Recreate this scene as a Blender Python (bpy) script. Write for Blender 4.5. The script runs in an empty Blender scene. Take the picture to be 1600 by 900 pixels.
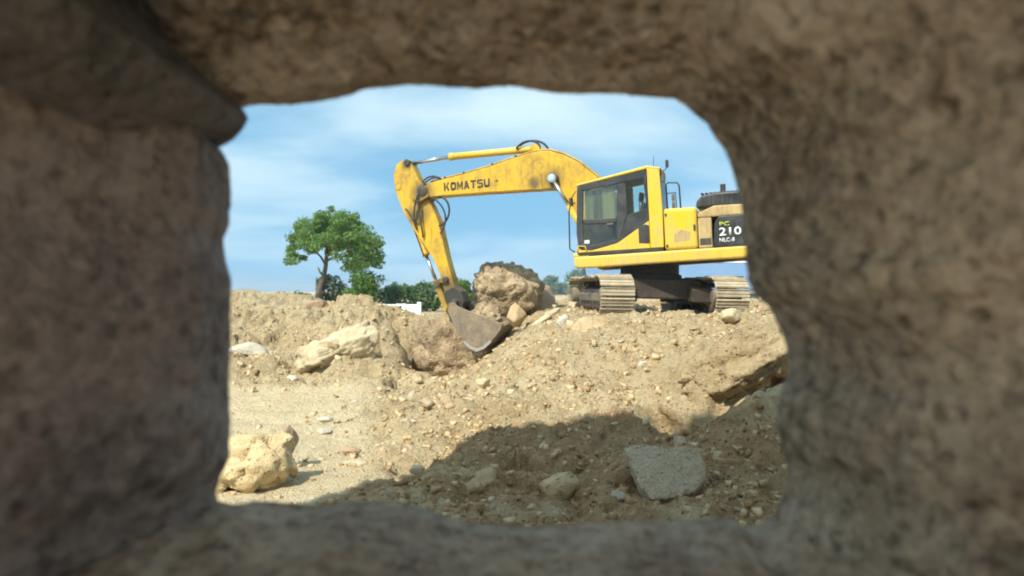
import bpy, bmesh, math, random
import numpy as np
from mathutils import Matrix, Vector

# ---------------------------------------------------------------- camera, sky, sun, exposure
SC = bpy.context.scene
COL = SC.collection
EYE = 1.7                     # height of the eye above the interior floor datum
FPX = 1200.0                  # focal length in pixels of a 1600 px wide picture
R = math.radians

cam_d = bpy.data.cameras.new('camera')
cam = bpy.data.objects.new('camera', cam_d); COL.objects.link(cam)
cam.location = (0, 0, EYE)
cam.rotation_euler = (R(90) + math.atan(5 / FPX), 0, 0)
cam_d.sensor_width = 36.0
cam_d.lens = 36.0 * FPX / 1600.0
cam_d.clip_start = 0.02
cam_d.clip_end = 9000
cam_d.dof.use_dof = True
cam_d.dof.focus_distance = 14.0
cam_d.dof.aperture_fstop = 3.4
SC.camera = cam

SUN_EL, SUN_AZ = 48.0, 35.0   # azimuth: degrees to the left of straight behind the camera
to_sun = Vector((-math.sin(R(SUN_AZ)) * math.cos(R(SUN_EL)), -math.cos(R(SUN_AZ)) * math.cos(R(SUN_EL)), math.sin(R(SUN_EL))))
sun_d = bpy.data.lights.new('sun', 'SUN')
sun_d.energy = 2.6
sun_d.angle = R(0.53)
sun_d.color = (1.0, 0.94, 0.84)
sun = bpy.data.objects.new('sun', sun_d); COL.objects.link(sun)
sun.rotation_euler = to_sun.to_track_quat('Z', 'Y').to_euler()
sun.location = (-20, -30, 40)

world = bpy.data.worlds.new('World'); SC.world = world
world.use_nodes = True
def build_world():
    nt = world.node_tree; N = nt.nodes; L = nt.links
    N.clear()
    out = N.new('ShaderNodeOutputWorld'); bg = N.new('ShaderNodeBackground')
    sky = N.new('ShaderNodeTexSky'); sky.sky_type = 'NISHITA'; sky.sun_disc = False
    sky.sun_elevation = R(SUN_EL)
    sky.sun_rotation = math.atan2(to_sun.x, to_sun.y)
    sky.altitude = 0; sky.air_density = 1.0; sky.dust_density = 0.6; sky.ozone_density = 2.0
    tc = N.new('ShaderNodeTexCoord'); sep = N.new('ShaderNodeSeparateXYZ')
    L.new(tc.outputs['Generated'], sep.inputs[0])
    # the cloud sheet: direction projected on a high plane
    zc = N.new('ShaderNodeMath'); zc.operation = 'MAXIMUM'; zc.inputs[1].default_value = 0.0
    L.new(sep.outputs['Z'], zc.inputs[0])
    za = N.new('ShaderNodeMath'); za.operation = 'ADD'; za.inputs[1].default_value = 0.22
    L.new(zc.outputs[0], za.inputs[0])
    dx = N.new('ShaderNodeMath'); dx.operation = 'DIVIDE'; L.new(sep.outputs['X'], dx.inputs[0]); L.new(za.outputs[0], dx.inputs[1])
    dy = N.new('ShaderNodeMath'); dy.operation = 'DIVIDE'; L.new(sep.outputs['Y'], dy.inputs[0]); L.new(za.outputs[0], dy.inputs[1])
    cmb = N.new('ShaderNodeCombineXYZ'); L.new(dx.outputs[0], cmb.inputs[0]); L.new(dy.outputs[0], cmb.inputs[1])
    mp = N.new('ShaderNodeMapping'); mp.inputs['Scale'].default_value = (0.8, 1.15, 1.0); mp.inputs['Location'].default_value = (0.4, 2.2, 0)
    mp.inputs['Rotation'].default_value = (0, 0, R(8))
    L.new(cmb.outputs[0], mp.inputs[0])
    n1 = N.new('ShaderNodeTexNoise'); n1.inputs['Scale'].default_value = 1.0; n1.inputs['Detail'].default_value = 7
    n1.inputs['Roughness'].default_value = 0.5; n1.inputs['Distortion'].default_value = 0.35
    L.new(mp.outputs[0], n1.inputs['Vector'])
    r1 = N.new('ShaderNodeMapRange'); r1.inputs['From Min'].default_value = 0.36; r1.inputs['From Max'].default_value = 0.68
    r1.inputs['To Max'].default_value = 0.85; r1.interpolation_type = 'SMOOTHSTEP'
    L.new(n1.outputs['Fac'], r1.inputs['Value'])
    # look up the clear sky a little higher than the view, so that the horizon stays blue as in humid sea air
    lift = N.new('ShaderNodeMath'); lift.operation = 'MULTIPLY_ADD'; lift.inputs[1].default_value = 0.6; lift.inputs[2].default_value = 0.50
    L.new(zc.outputs[0], lift.inputs[0])
    sv = N.new('ShaderNodeCombineXYZ'); L.new(sep.outputs['X'], sv.inputs[0]); L.new(sep.outputs['Y'], sv.inputs[1]); L.new(lift.outputs[0], sv.inputs[2])
    nv = N.new('ShaderNodeVectorMath'); nv.operation = 'NORMALIZE'; L.new(sv.outputs[0], nv.inputs[0]); L.new(nv.outputs[0], sky.inputs['Vector'])
    mul = N.new('ShaderNodeMix'); mul.data_type = 'RGBA'; mul.blend_type = 'MULTIPLY'; mul.inputs['Factor'].default_value = 1.0
    L.new(sky.outputs[0], mul.inputs['A']); mul.inputs['B'].default_value = (0.78, 1.03, 0.86, 1)
    hi = N.new('ShaderNodeMapRange'); hi.inputs['From Min'].default_value = -0.02; hi.inputs['From Max'].default_value = 0.24; hi.inputs['To Min'].default_value = 0.30
    L.new(sep.outputs['Z'], hi.inputs['Value'])
    cm = N.new('ShaderNodeMath'); cm.operation = 'MULTIPLY'; L.new(r1.outputs[0], cm.inputs[0]); L.new(hi.outputs[0], cm.inputs[1])
    mix = N.new('ShaderNodeMix'); mix.data_type = 'RGBA'
    L.new(cm.outputs[0], mix.inputs['Factor']); L.new(mul.outputs['Result'], mix.inputs['A'])
    mix.inputs['B'].default_value = (2.9, 3.5, 3.6, 1)
    L.new(mix.outputs['Result'], bg.inputs['Color']); bg.inputs['Strength'].default_value = 0.15
    L.new(bg.outputs[0], out.inputs[0])
build_world()

SC.view_settings.view_transform = 'Standard'
SC.view_settings.look = 'None'
SC.view_settings.gamma = 1.0
SC.view_settings.exposure = 1.15
SC.view_settings.use_curve_mapping = False
SC.render.engine = 'CYCLES'
SC.cycles.use_denoising = True
SC.cycles.use_adaptive_sampling = True
SC.cycles.adaptive_threshold = 0.035
SC.cycles.max_bounces = 7
SC.cycles.diffuse_bounces = 4
SC.cycles.transparent_max_bounces = 16
SC.cycles.filter_width = 2.0

# ---------------------------------------------------------------- noise and helpers
_rs = np.random.RandomState(7)
_perm = _rs.permutation(256); _perm = np.r_[_perm, _perm, _perm]
_grad = _rs.randn(256, 3); _grad /= np.linalg.norm(_grad, axis=1)[:, None]
def perlin(P):
    P = np.asarray(P, float)
    i = np.floor(P).astype(int); f = P - i; i &= 255
    u = f * f * f * (f * (f * 6 - 15) + 10)
    res = 0
    for dx in (0, 1):
        wx = u[:, 0] if dx else 1 - u[:, 0]
        for dy in (0, 1):
            wy = u[:, 1] if dy else 1 - u[:, 1]
            for dz in (0, 1):
                wz = u[:, 2] if dz else 1 - u[:, 2]
                h = _perm[_perm[_perm[(i[:, 0] + dx) & 255] + ((i[:, 1] + dy) & 255)] + ((i[:, 2] + dz) & 255)]
                g = _grad[h]
                res = res + wx * wy * wz * (g[:, 0] * (f[:, 0] - dx) + g[:, 1] * (f[:, 1] - dy) + g[:, 2] * (f[:, 2] - dz))
    return res * 1.5
def fbm(P, octv=4, rough=0.5):
    P = np.asarray(P, float); a = 1.0; s = 0; t = 0
    for k in range(octv):
        s = s + a * perlin(P * (2.03 ** k) + 17.3 * k); t += a; a *= rough
    return s / t
def sstep(a, b, x):
    t = np.clip((x - a) / (b - a), 0, 1); return t * t * (3 - 2 * t)

def at(px, py, d):            # the world point a distance d ahead that lies behind a point of the 1600x900 photograph
    return Vector(((px - 800) / FPX * d, d, EYE - (py - 455) / FPX * d))

def mesh_from(name, verts, faces, mat=None, smooth=False):
    me = bpy.data.meshes.new(name)
    if isinstance(verts, np.ndarray) and isinstance(faces, np.ndarray):
        nv, nf, k = len(verts), len(faces), faces.shape[1]
        me.vertices.add(nv); me.vertices.foreach_set('co', verts.astype(np.float32).ravel())
        me.loops.add(nf * k); me.loops.foreach_set('vertex_index', faces.astype(np.int32).ravel())
        me.polygons.add(nf); me.polygons.foreach_set('loop_start', np.arange(0, nf * k, k, dtype=np.int32))
        me.polygons.foreach_set('loop_total', np.full(nf, k, np.int32))
        me.update(calc_edges=True); me.validate()
    else:
        me.from_pydata([tuple(v) for v in verts], [], [tuple(f) for f in faces]); me.update()
    if mat: me.materials.append(mat)
    if smooth: me.polygons.foreach_set('use_smooth', np.ones(len(me.polygons), bool))
    return me
def link(name, me, parent=None, mat=None):
    o = bpy.data.objects.new(name, me); COL.objects.link(o)
    if parent: o.parent = parent
    if mat is not None and me is not None and not me.materials: me.materials.append(mat)
    return o
def empty(name, loc=(0, 0, 0), parent=None):
    o = bpy.data.objects.new(name, None); COL.objects.link(o); o.location = loc; o.empty_display_size = 0.2
    if parent: o.parent = parent
    return o
def tag(o, label=None, cat=None, group=None, kind=None):
    if label: o['label'] = label
    if cat: o['category'] = cat
    if group: o['group'] = group
    if kind: o['kind'] = kind
    return o

class MB:
    """collects shapes into one bmesh, then becomes ONE mesh object"""
    def __init__(s): s.bm = bmesh.new()
    def prism(s, poly, y0, y1, bev=0.0, seg=1):          # XZ outline pushed through from y0 to y1
        b = bmesh.new()
        A = [b.verts.new((p[0], y0, p[1])) for p in poly]; B = [b.verts.new((p[0], y1, p[1])) for p in poly]
        n = len(poly); b.faces.new(A); b.faces.new(B[::-1])
        for i in range(n): b.faces.new((A[i], B[i], B[(i + 1) % n], A[(i + 1) % n])[::-1])
        return s._fin(b, bev, seg)
    def box(s, x0, x1, y0, y1, z0, z1, bev=0.0, seg=1, M=None):
        return s.prism([(x0, z0), (x1, z0), (x1, z1), (x0, z1)], y0, y1, bev, seg) if M is None else s._boxm(x0, x1, y0, y1, z0, z1, bev, seg, M)
    def _boxm(s, x0, x1, y0, y1, z0, z1, bev, seg, M):
        t = MB(); t.box(x0, x1, y0, y1, z0, z1, bev, seg); t.bm.transform(M); s._merge(t.bm); t.bm.free(); return s
    def _fin(s, b, bev, seg):
        bmesh.ops.recalc_face_normals(b, faces=b.faces)
        if bev > 0:
            es = [e for e in b.edges if len(e.link_faces) == 2 and e.calc_face_angle(0) > R(25)]
            bmesh.ops.bevel(b, geom=es, offset=bev, segments=seg, affect='EDGES', profile=0.5, clamp_overlap=True)
        s._merge(b); b.free(); return s
    def _merge(s, b):
        me = bpy.data.meshes.new('tmp'); b.to_mesh(me); s.bm.from_mesh(me); bpy.data.meshes.remove(me)
    def tube(s, pts, r, n=10, cap=True):
        pts = [Vector(p) for p in pts]
        rr = r if isinstance(r, (list, tuple)) else [r] * len(pts)
        rings = []; up = None
        for i, p in enumerate(pts):
            d = (pts[min(i + 1, len(pts) - 1)] - pts[max(i - 1, 0)]).normalized()
            if up is None: up = d.orthogonal().normalized()
            up = (up - d * up.dot(d)).normalized(); w = d.cross(up)
            rings.append([s.bm.verts.new(p + (up * math.cos(2 * math.pi * k / n) + w * math.sin(2 * math.pi * k / n)) * rr[i]) for k in range(n)])
        for a, b in zip(rings, rings[1:]):
            for k in range(n):
                f = s.bm.faces.new((a[k], a[(k + 1) % n], b[(k + 1) % n], b[k])); f.smooth = True
        if cap: s.bm.faces.new(rings[0][::-1]); s.bm.faces.new(rings[-1])
        return s
    def lathe(s, prof, axis='Y', n=24, M=None):           # prof: (radius, along)
        t = bmesh.new(); rings = []
        for (r, a) in prof:
            rg = []
            for k in range(n):
                c, q = r * math.cos(2 * math.pi * k / n), r * math.sin(2 * math.pi * k / n)
                rg.append(t.verts.new({'Y': (c, a, q), 'Z': (c, q, a), 'X': (a, c, q)}[axis]))
            rings.append(rg)
        for a, b in zip(rings, rings[1:]):
            for k in range(n): t.faces.new((a[k], a[(k + 1) % n], b[(k + 1) % n], b[k]))
        t.faces.new(rings[0]); t.faces.new(rings[-1][::-1])
        bmesh.ops.recalc_face_normals(t, faces=t.faces)
        if M is not None: t.transform(M)
        s._merge(t); t.free(); return s
    def obj(s, name, mat, parent=None, M=None):
        me = bpy.data.meshes.new(name); s.bm.to_mesh(me); s.bm.free(); me.materials.append(mat)
        o = link(name, me, parent)
        if M is not None: o.matrix_local = M
        return o

# ---------------------------------------------------------------- materials
def new_mat(name):
    m = bpy.data.materials.new(name); m.use_nodes = True
    nt = m.node_tree; b = nt.nodes['Principled BSDF']
    return m, nt, b
def nd(nt, typ, **kw):
    n = nt.nodes.new(typ)
    for k, v in kw.items():
        if k in n.inputs: n.inputs[k].default_value = v
        else: setattr(n, k, v)
    return n
def coords(nt, kind='Object'):
    return nt.nodes.new('ShaderNodeTexCoord').outputs[kind]
def noise(nt, vec, scale, detail=6, rough=0.6, dist=0.0):
    n = nd(nt, 'ShaderNodeTexNoise', Scale=scale, Detail=detail, Roughness=rough, Distortion=dist); nt.links.new(vec, n.inputs['Vector']); return n.outputs['Fac']
def rng(nt, val, a, b, c=0.0, d=1.0):
    n = nd(nt, 'ShaderNodeMapRange'); nt.links.new(val, n.inputs['Value'])
    n.inputs['From Min'].default_value = a; n.inputs['From Max'].default_value = b; n.inputs['To Min'].default_value = c; n.inputs['To Max'].default_value = d
    return n.outputs[0]
def mixc(nt, fac, A, B, blend='MIX'):
    n = nt.nodes.new('ShaderNodeMix'); n.data_type = 'RGBA'; n.blend_type = blend
    for sock, v in (('Factor', fac), ('A', A), ('B', B)):
        if hasattr(v, 'is_output'): nt.links.new(v, n.inputs[sock])
        elif sock == 'Factor': n.inputs[sock].default_value = v
        else: n.inputs[sock].default_value = (*v, 1)
    return n.outputs['Result']
def bump(nt, b, h, strength=0.5, dist=0.02):
    n = nd(nt, 'ShaderNodeBump', Strength=strength, Distance=dist); nt.links.new(h, n.inputs['Height']); nt.links.new(n.outputs[0], b.inputs['Normal']); return n
def mth(nt, op, a, b):
    n = nt.nodes.new('ShaderNodeMath'); n.operation = op
    for i, v in enumerate((a, b)):
        if hasattr(v, 'is_output'): nt.links.new(v, n.inputs[i])
        else: n.inputs[i].default_value = v
    return n.outputs[0]

def stone_mat(name, c1, c2, c3, scale=1.0, world_space=True, bumpd=0.02, pit=0.35, mott=0.0):
    m, nt, b = new_mat(name)
    g = nt.nodes.new('ShaderNodeNewGeometry'); v = g.outputs['Position'] if world_space else coords(nt)
    a = noise(nt, v, 3.0 * scale, 4, 0.6, 0.3); c = noise(nt, v, 13.0 * scale, 4, 0.65); e = noise(nt, v, 55.0 * scale, 2, 0.6)
    col = mixc(nt, rng(nt, a, 0.38, 0.64), c1, c2)
    col = mixc(nt, rng(nt, c, 0.50, 0.72, 0, 0.8), col, c3)
    vo = nd(nt, 'ShaderNodeTexVoronoi', Scale=26.0 * scale); nt.links.new(v, vo.inputs['Vector'])
    pits = rng(nt, vo.outputs['Distance'], 0.08, 0.34, 1.0, 0.0)
    pm = mth(nt, 'MULTIPLY', pits, rng(nt, c, 0.42, 0.6))
    col = mixc(nt, mth(nt, 'MULTIPLY', pm, pit), col, tuple(x * 0.35 for x in c1))
    col = mixc(nt, rng(nt, e, 0.35, 0.7, 0, 0.35), col, tuple(min(1, x * 1.35) for x in c2))
    if mott:
        g2 = noise(nt, v, 42 * scale, 3, 0.6, 0.5)
        col = mixc(nt, rng(nt, g2, 0.52, 0.66, 0, mott), col, tuple(x * 0.5 for x in c1))
        col = mixc(nt, rng(nt, g2, 0.46, 0.34, 0, mott * .8), col, tuple(min(1, x * 1.25) for x in c2))
    nt.links.new(col, b.inputs['Base Color']); b.inputs['Roughness'].default_value = 0.95
    b.inputs['Specular IOR Level'].default_value = 0.2
    h = mth(nt, 'SUBTRACT', mth(nt, 'ADD', c, mth(nt, 'MULTIPLY', e, 0.5)), pm)
    bump(nt, b, h, 0.7, bumpd)
    return m
M_WALL = stone_mat('weathered_stone', (0.13, 0.098, 0.068), (0.42, 0.34, 0.25), (0.28, 0.195, 0.135), 1.25, bumpd=0.014, pit=0.5, mott=0.6)
M_WALLG = stone_mat('grey_stone', (0.14, 0.102, 0.072), (0.40, 0.32, 0.235), (0.26, 0.175, 0.115), 1.25, bumpd=0.014, pit=0.45, mott=0.5)
M_WALLD = stone_mat('shaded_dark_stone', (0.07, 0.065, 0.06), (0.17, 0.155, 0.14), (0.11, 0.095, 0.085), 1.4, bumpd=0.02, pit=0.5, mott=0.5)  # darker grey stone, with the corner's shade put into the colour as well
M_MASON = stone_mat('masonry', (0.58, 0.48, 0.35), (0.70, 0.60, 0.46), (0.52, 0.42, 0.30), 0.7)
M_PLASTER = stone_mat('old_plaster', (0.58, 0.50, 0.40), (0.70, 0.61, 0.49), (0.52, 0.44, 0.34), 0.7, pit=.2)
M_CREAM = stone_mat('cream_limestone', (0.44, 0.35, 0.21), (0.60, 0.50, 0.33), (0.36, 0.27, 0.16), 0.9, bumpd=0.03)
M_TAN = stone_mat('tan_rock', (0.40, 0.28, 0.15), (0.56, 0.42, 0.25), (0.33, 0.22, 0.12), 0.9, bumpd=0.04, pit=0.6)
M_PALETAN = stone_mat('yellow_tan_rock', (0.50, 0.37, 0.19), (0.66, 0.53, 0.31), (0.42, 0.29, 0.15), 0.9, bumpd=0.04, pit=0.5)
M_BROWN = stone_mat('brown_rock', (0.34, 0.25, 0.16), (0.50, 0.39, 0.26), (0.27, 0.19, 0.12), 0.8, bumpd=0.05, pit=0.7)
M_CRUMB = stone_mat('crumbly_conglomerate', (0.25, 0.175, 0.10), (0.52, 0.405, 0.255), (0.16, 0.105, 0.06), 0.42, bumpd=0.16, pit=1.0)
M_EARTH = stone_mat('bank_earth', (0.40, 0.275, 0.145), (0.58, 0.44, 0.255), (0.30, 0.195, 0.095), 0.6, bumpd=0.08, pit=0.8, mott=.25)
M_GREY = stone_mat('grey_slab', (0.37, 0.27, 0.175), (0.47, 0.375, 0.26), (0.38, 0.24, 0.125), 1.0, bumpd=0.06, pit=0.7, mott=.45)
M_WHITE = stone_mat('white_rock', (0.44, 0.39, 0.30), (0.56, 0.51, 0.41), (0.38, 0.31, 0.22), 1.1, bumpd=0.02, pit=0.2)
M_RUST = stone_mat('rusty_rock', (0.36, 0.24, 0.15), (0.46, 0.33, 0.22), (0.30, 0.18, 0.11), 1.0, bumpd=0.03, pit=0.4)

def ground_mat():
    m, nt, b = new_mat('quarry_earth')
    g = nt.nodes.new('ShaderNodeNewGeometry'); v = g.outputs['Position']
    at_ = nd(nt, 'ShaderNodeAttribute', attribute_name='soil_shade'); soil_shade = at_.outputs['Fac']
    a = noise(nt, v, 0.55, 5, 0.62, 0.4); c = noise(nt, v, 3.2, 5, 0.68, 0.3); e = noise(nt, v, 17, 4, 0.68); f = noise(nt, v, 60, 2, 0.6)
    col = mixc(nt, rng(nt, a, 0.36, 0.64), (0.57, 0.43, 0.235), (0.71, 0.57, 0.345))
    col = mixc(nt, rng(nt, c, 0.48, 0.70, 0, 0.75), col, (0.45, 0.31, 0.155))
    col = mixc(nt, rng(nt, e, 0.52, 0.74, 0, 0.7), col, (0.31, 0.205, 0.10))
    col = mixc(nt, rng(nt, e, 0.42, 0.25, 0, 0.6), col, (0.78, 0.68, 0.48))
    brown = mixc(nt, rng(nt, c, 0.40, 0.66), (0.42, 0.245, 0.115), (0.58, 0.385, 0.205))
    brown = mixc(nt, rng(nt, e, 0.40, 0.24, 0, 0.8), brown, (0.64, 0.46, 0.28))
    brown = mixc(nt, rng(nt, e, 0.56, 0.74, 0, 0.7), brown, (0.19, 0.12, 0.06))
    sf = rng(nt, mth(nt, 'ADD', soil_shade, mth(nt, 'MULTIPLY', mth(nt, 'SUBTRACT', c, 0.5), 0.9)), 0.30, 0.70)
    col = mixc(nt, sf, col, brown)  # brown earth, its tint confined to the wall's cast-shadow area
    pl = nd(nt, 'ShaderNodeAttribute', attribute_name='pale').outputs['Fac']
    sand = mixc(nt, rng(nt, c, 0.35, 0.7), (0.84, 0.70, 0.45), (0.72, 0.56, 0.33))
    col = mixc(nt, rng(nt, mth(nt, 'ADD', pl, mth(nt, 'MULTIPLY', mth(nt, 'SUBTRACT', c, 0.5), 0.8)), .25, .75, 0, .9), col, sand)
    col = mixc(nt, rng(nt, f, 0.35, 0.7, 0.0, 0.25), col, (0.26, 0.19, 0.12))
    vo = nd(nt, 'ShaderNodeTexVoronoi', Scale=19.0); nt.links.new(v, vo.inputs['Vector'])
    sp = nd(nt, 'ShaderNodeSeparateColor'); nt.links.new(vo.outputs['Color'], sp.inputs[0])
    hole = mth(nt, 'MULTIPLY', rng(nt, vo.outputs['Distance'], 0.16, 0.34, 1.0, 0.0), mth(nt, 'MULTIPLY', rng(nt, sp.outputs[0], 0.60, 0.66), rng(nt, c, 0.40, 0.55)))
    hole = mth(nt, 'MULTIPLY', hole, mth(nt, 'SUBTRACT', 1.0, pl))
    col = mixc(nt, mth(nt, 'MULTIPLY', hole, .75), col, (0.17, 0.11, 0.06))                     # dark crumbs and holes in the broken earth
    nt.links.new(col, b.inputs['Base Color']); b.inputs['Roughness'].default_value = 1.0; b.inputs['Specular IOR Level'].default_value = 0.1
    h = mth(nt, 'SUBTRACT', mth(nt, 'ADD', mth(nt, 'MULTIPLY', e, 1.0), mth(nt, 'MULTIPLY', f, 0.45)), mth(nt, 'MULTIPLY', hole, .6))
    bump(nt, b, h, 1.0, 0.09)
    return m
M_GROUND = ground_mat()

def paint_mat(name, colr, dirt=(0.46, 0.36, 0.22), amount=0.5, rough=0.45, scale=1.0, world_space=False, grease=(), low=None):
    m, nt, b = new_mat(name); v = nt.nodes.new('ShaderNodeNewGeometry').outputs['Position'] if world_space else coords(nt)
    a = noise(nt, v, 1.6 * scale, 8, 0.7, 0.5); c = noise(nt, v, 9 * scale, 6, 0.7)
    d = mth(nt, 'MULTIPLY', rng(nt, a, 0.42, 0.68), rng(nt, c, 0.30, 0.60))
    col = mixc(nt, rng(nt, c, 0.3, 0.7, 0, 0.22), colr, tuple(x * 0.72 for x in colr))
    col = mixc(nt, mth(nt, 'MULTIPLY', d, amount), col, dirt)
    mp = nd(nt, 'ShaderNodeMapping'); mp.inputs['Scale'].default_value = (9 * scale, 9 * scale, 0.7 * scale); nt.links.new(v, mp.inputs[0])
    stk = noise(nt, mp.outputs[0], 1.6, 4, 0.65)                                    # rain-washed dirt runs
    col = mixc(nt, mth(nt, 'MULTIPLY', rng(nt, stk, 0.52, 0.74), amount * .8), col, tuple(x * .7 for x in dirt))
    for (gx, gz_, gr) in grease:                                                    # grease round the pins
        sx = nd(nt, 'ShaderNodeSeparateXYZ'); nt.links.new(v, sx.inputs[0])
        cx = nd(nt, 'ShaderNodeCombineXYZ'); nt.links.new(sx.outputs[0], cx.inputs[0]); nt.links.new(sx.outputs[2], cx.inputs[2])
        ds = nt.nodes.new('ShaderNodeVectorMath'); ds.operation = 'DISTANCE'; nt.links.new(cx.outputs[0], ds.inputs[0]); ds.inputs[1].default_value = (gx, 0, gz_)
        col = mixc(nt, mth(nt, 'MULTIPLY', rng(nt, mth(nt, 'ADD', ds.outputs['Value'], mth(nt, 'MULTIPLY', mth(nt, 'SUBTRACT', c, .5), .5 * gr)), gr, gr * .25), .8), col, (0.06, 0.042, 0.025))
    if low:                                                                         # dust thrown up from below
        sz = nd(nt, 'ShaderNodeSeparateXYZ'); nt.links.new(v, sz.inputs[0])
        col = mixc(nt, mth(nt, 'MULTIPLY', rng(nt, sz.outputs[2], low[1], low[0]), rng(nt, c, 0.35, 0.65, .0, .38)), col, dirt)
    g = nt.nodes.new('ShaderNodeNewGeometry'); s = nd(nt, 'ShaderNodeSeparateXYZ'); nt.links.new(g.outputs['Normal'], s.inputs[0])
    up = mth(nt, 'MULTIPLY', rng(nt, s.outputs['Z'], 0.35, 0.95), rng(nt, c, 0.3, 0.6, 0.25, 0.75))   # dust settles on what faces up
    col = mixc(nt, mth(nt, 'MULTIPLY', up, amount), col, tuple(min(1, x * 1.35) for x in dirt))
    nt.links.new(col, b.inputs['Base Color'])
    nt.links.new(rng(nt, d, 0, 1, rough, 0.9), b.inputs['Roughness'])
    bump(nt, b, c, 0.08, 0.01)
    return m
M_YEL = paint_mat('yellow_paint', (0.74, 0.49, 0.014), amount=0.7, rough=0.42, low=(0.95, 1.45))
M_YELB = paint_mat('boom_yellow_paint', (0.66, 0.40, 0.012), dirt=(0.20, 0.12, 0.05), amount=0.85, rough=0.45, grease=((5.42, 3.10, .42), (5.60, 2.55, .38), (2.05, 3.10, .34), (2.50, 3.05, .22), (5.82, 3.85, .20), (4.80, .65, .55), (5.15, .85, .3)))
M_BLK = paint_mat('black_paint', (0.022, 0.025, 0.030), dirt=(0.14, 0.13, 0.11), amount=0.5, rough=0.35)
M_STEEL = paint_mat('worn_steel', (0.13, 0.115, 0.095), dirt=(0.30, 0.22, 0.13), amount=0.9, rough=0.55)
M_DARK = paint_mat('greasy_dark_metal', (0.035, 0.03, 0.026), dirt=(0.16, 0.11, 0.07), amount=0.7, rough=0.6)
M_SHOE = paint_mat('dusty_track_steel', (0.30, 0.24, 0.155), dirt=(0.58, 0.49, 0.34), amount=1.0, rough=0.9, scale=2.4, world_space=True)
M_DUSTY = paint_mat('dusty_panel', (0.52, 0.38, 0.16), dirt=(0.34, 0.23, 0.13), amount=1.0, rough=0.7, scale=1.8)
M_RUBBER = paint_mat('hose_rubber', (0.02, 0.02, 0.022), dirt=(0.15, 0.12, 0.08), amount=0.5, rough=0.6)
def plain(name, colr, rough=0.5, metal=0.0):
    m, nt, b = new_mat(name); v = coords(nt)
    c = noise(nt, v, 20, 4, 0.6)
    nt.links.new(mixc(nt, rng(nt, c, 0.3, 0.7, 0, 0.3), colr, tuple(x * 0.8 for x in colr)), b.inputs['Base Color'])
    b.inputs['Roughness'].default_value = rough; b.inputs['Metallic'].default_value = metal
    return m
M_CHROME = plain('chrome_rod', (0.62, 0.62, 0.64), 0.18, 1.0)
M_LETTER = plain('black_lettering', (0.02, 0.02, 0.02), 0.5)
M_LETW = plain('white_lettering', (0.8, 0.8, 0.78), 0.5)
M_LETY = plain('yellow_green_lettering', (0.55, 0.60, 0.06), 0.5)
M_SEAT = plain('seat_cloth', (0.03, 0.03, 0.035), 0.9)
M_CURT = plain('curtain_cloth', (0.42, 0.40, 0.20), 0.9)
def _transl(m, f):
    nt = m.node_tree; b = nt.nodes['Principled BSDF']; t = nd(nt, 'ShaderNodeBsdfTranslucent', Color=(0.75, 0.68, 0.28, 1)); mx = nd(nt, 'ShaderNodeMixShader'); mx.inputs[0].default_value = f
    nt.links.new(b.outputs[0], mx.inputs[1]); nt.links.new(t.outputs[0], mx.inputs[2]); nt.links.new(mx.outputs[0], nt.nodes['Material Output'].inputs[0])
_transl(M_CURT, .3)
M_STICK = plain('white_sticker', (0.75, 0.75, 0.72), 0.5)
M_BARK = stone_mat('bark', (0.10, 0.08, 0.06), (0.19, 0.16, 0.12), (0.13, 0.10, 0.07), 3.0, world_space=False, bumpd=0.03)
M_WASH = stone_mat('whitewash', (0.76, 0.76, 0.73), (0.82, 0.82, 0.79), (0.68, 0.67, 0.62), 0.8, bumpd=0.01, pit=0.1)
M_PALEWALL = stone_mat('pale_render', (0.60, 0.60, 0.58), (0.68, 0.68, 0.66), (0.55, 0.53, 0.5), 0.5, bumpd=0.01, pit=0.1)
M_BLUE = paint_mat('blue_roof_sheet', (0.05, 0.16, 0.33), dirt=(0.25, 0.28, 0.3), amount=0.5, rough=0.4, scale=0.6)
def glass_mat(name, tint, dark):
    m, nt, b = new_mat(name); nt.nodes.remove(b)
    tr = nd(nt, 'ShaderNodeBsdfTransparent', Color=(*tint, 1)); gl = nd(nt, 'ShaderNodeBsdfGlossy', Roughness=0.05, Color=(0.9, 0.95, 1, 1))
    df = nd(nt, 'ShaderNodeBsdfDiffuse', Color=(0.35, 0.33, 0.26, 1))
    lw = nd(nt, 'ShaderNodeLayerWeight', Blend=0.5); fr_ = mth(nt, 'MULTIPLY_ADD', mth(nt, 'POWER', lw.outputs['Facing'], 4.0), 0.55)
    fr_.node.inputs[2].default_value = 0.035
    mx = nd(nt, 'ShaderNodeMixShader'); nt.links.new(fr_, mx.inputs[0]); nt.links.new(tr.outputs[0], mx.inputs[1]); nt.links.new(gl.outputs[0], mx.inputs[2])
    m2 = nd(nt, 'ShaderNodeMixShader'); nt.links.new(rng(nt, noise(nt, coords(nt), 3, 5, 0.6), 0.4, 0.7, 0.02, dark), m2.inputs[0])
    nt.links.new(mx.outputs[0], m2.inputs[1]); nt.links.new(df.outputs[0], m2.inputs[2])
    nt.links.new(m2.outputs[0], nt.nodes['Material Output'].inputs[0])
    return m
M_GLASS = glass_mat('cab_glass', (0.94, 0.99, 0.97), 0.04)
M_GLASSD = glass_mat('dusty_dark_glass', (0.30, 0.36, 0.36), 0.2)
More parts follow.
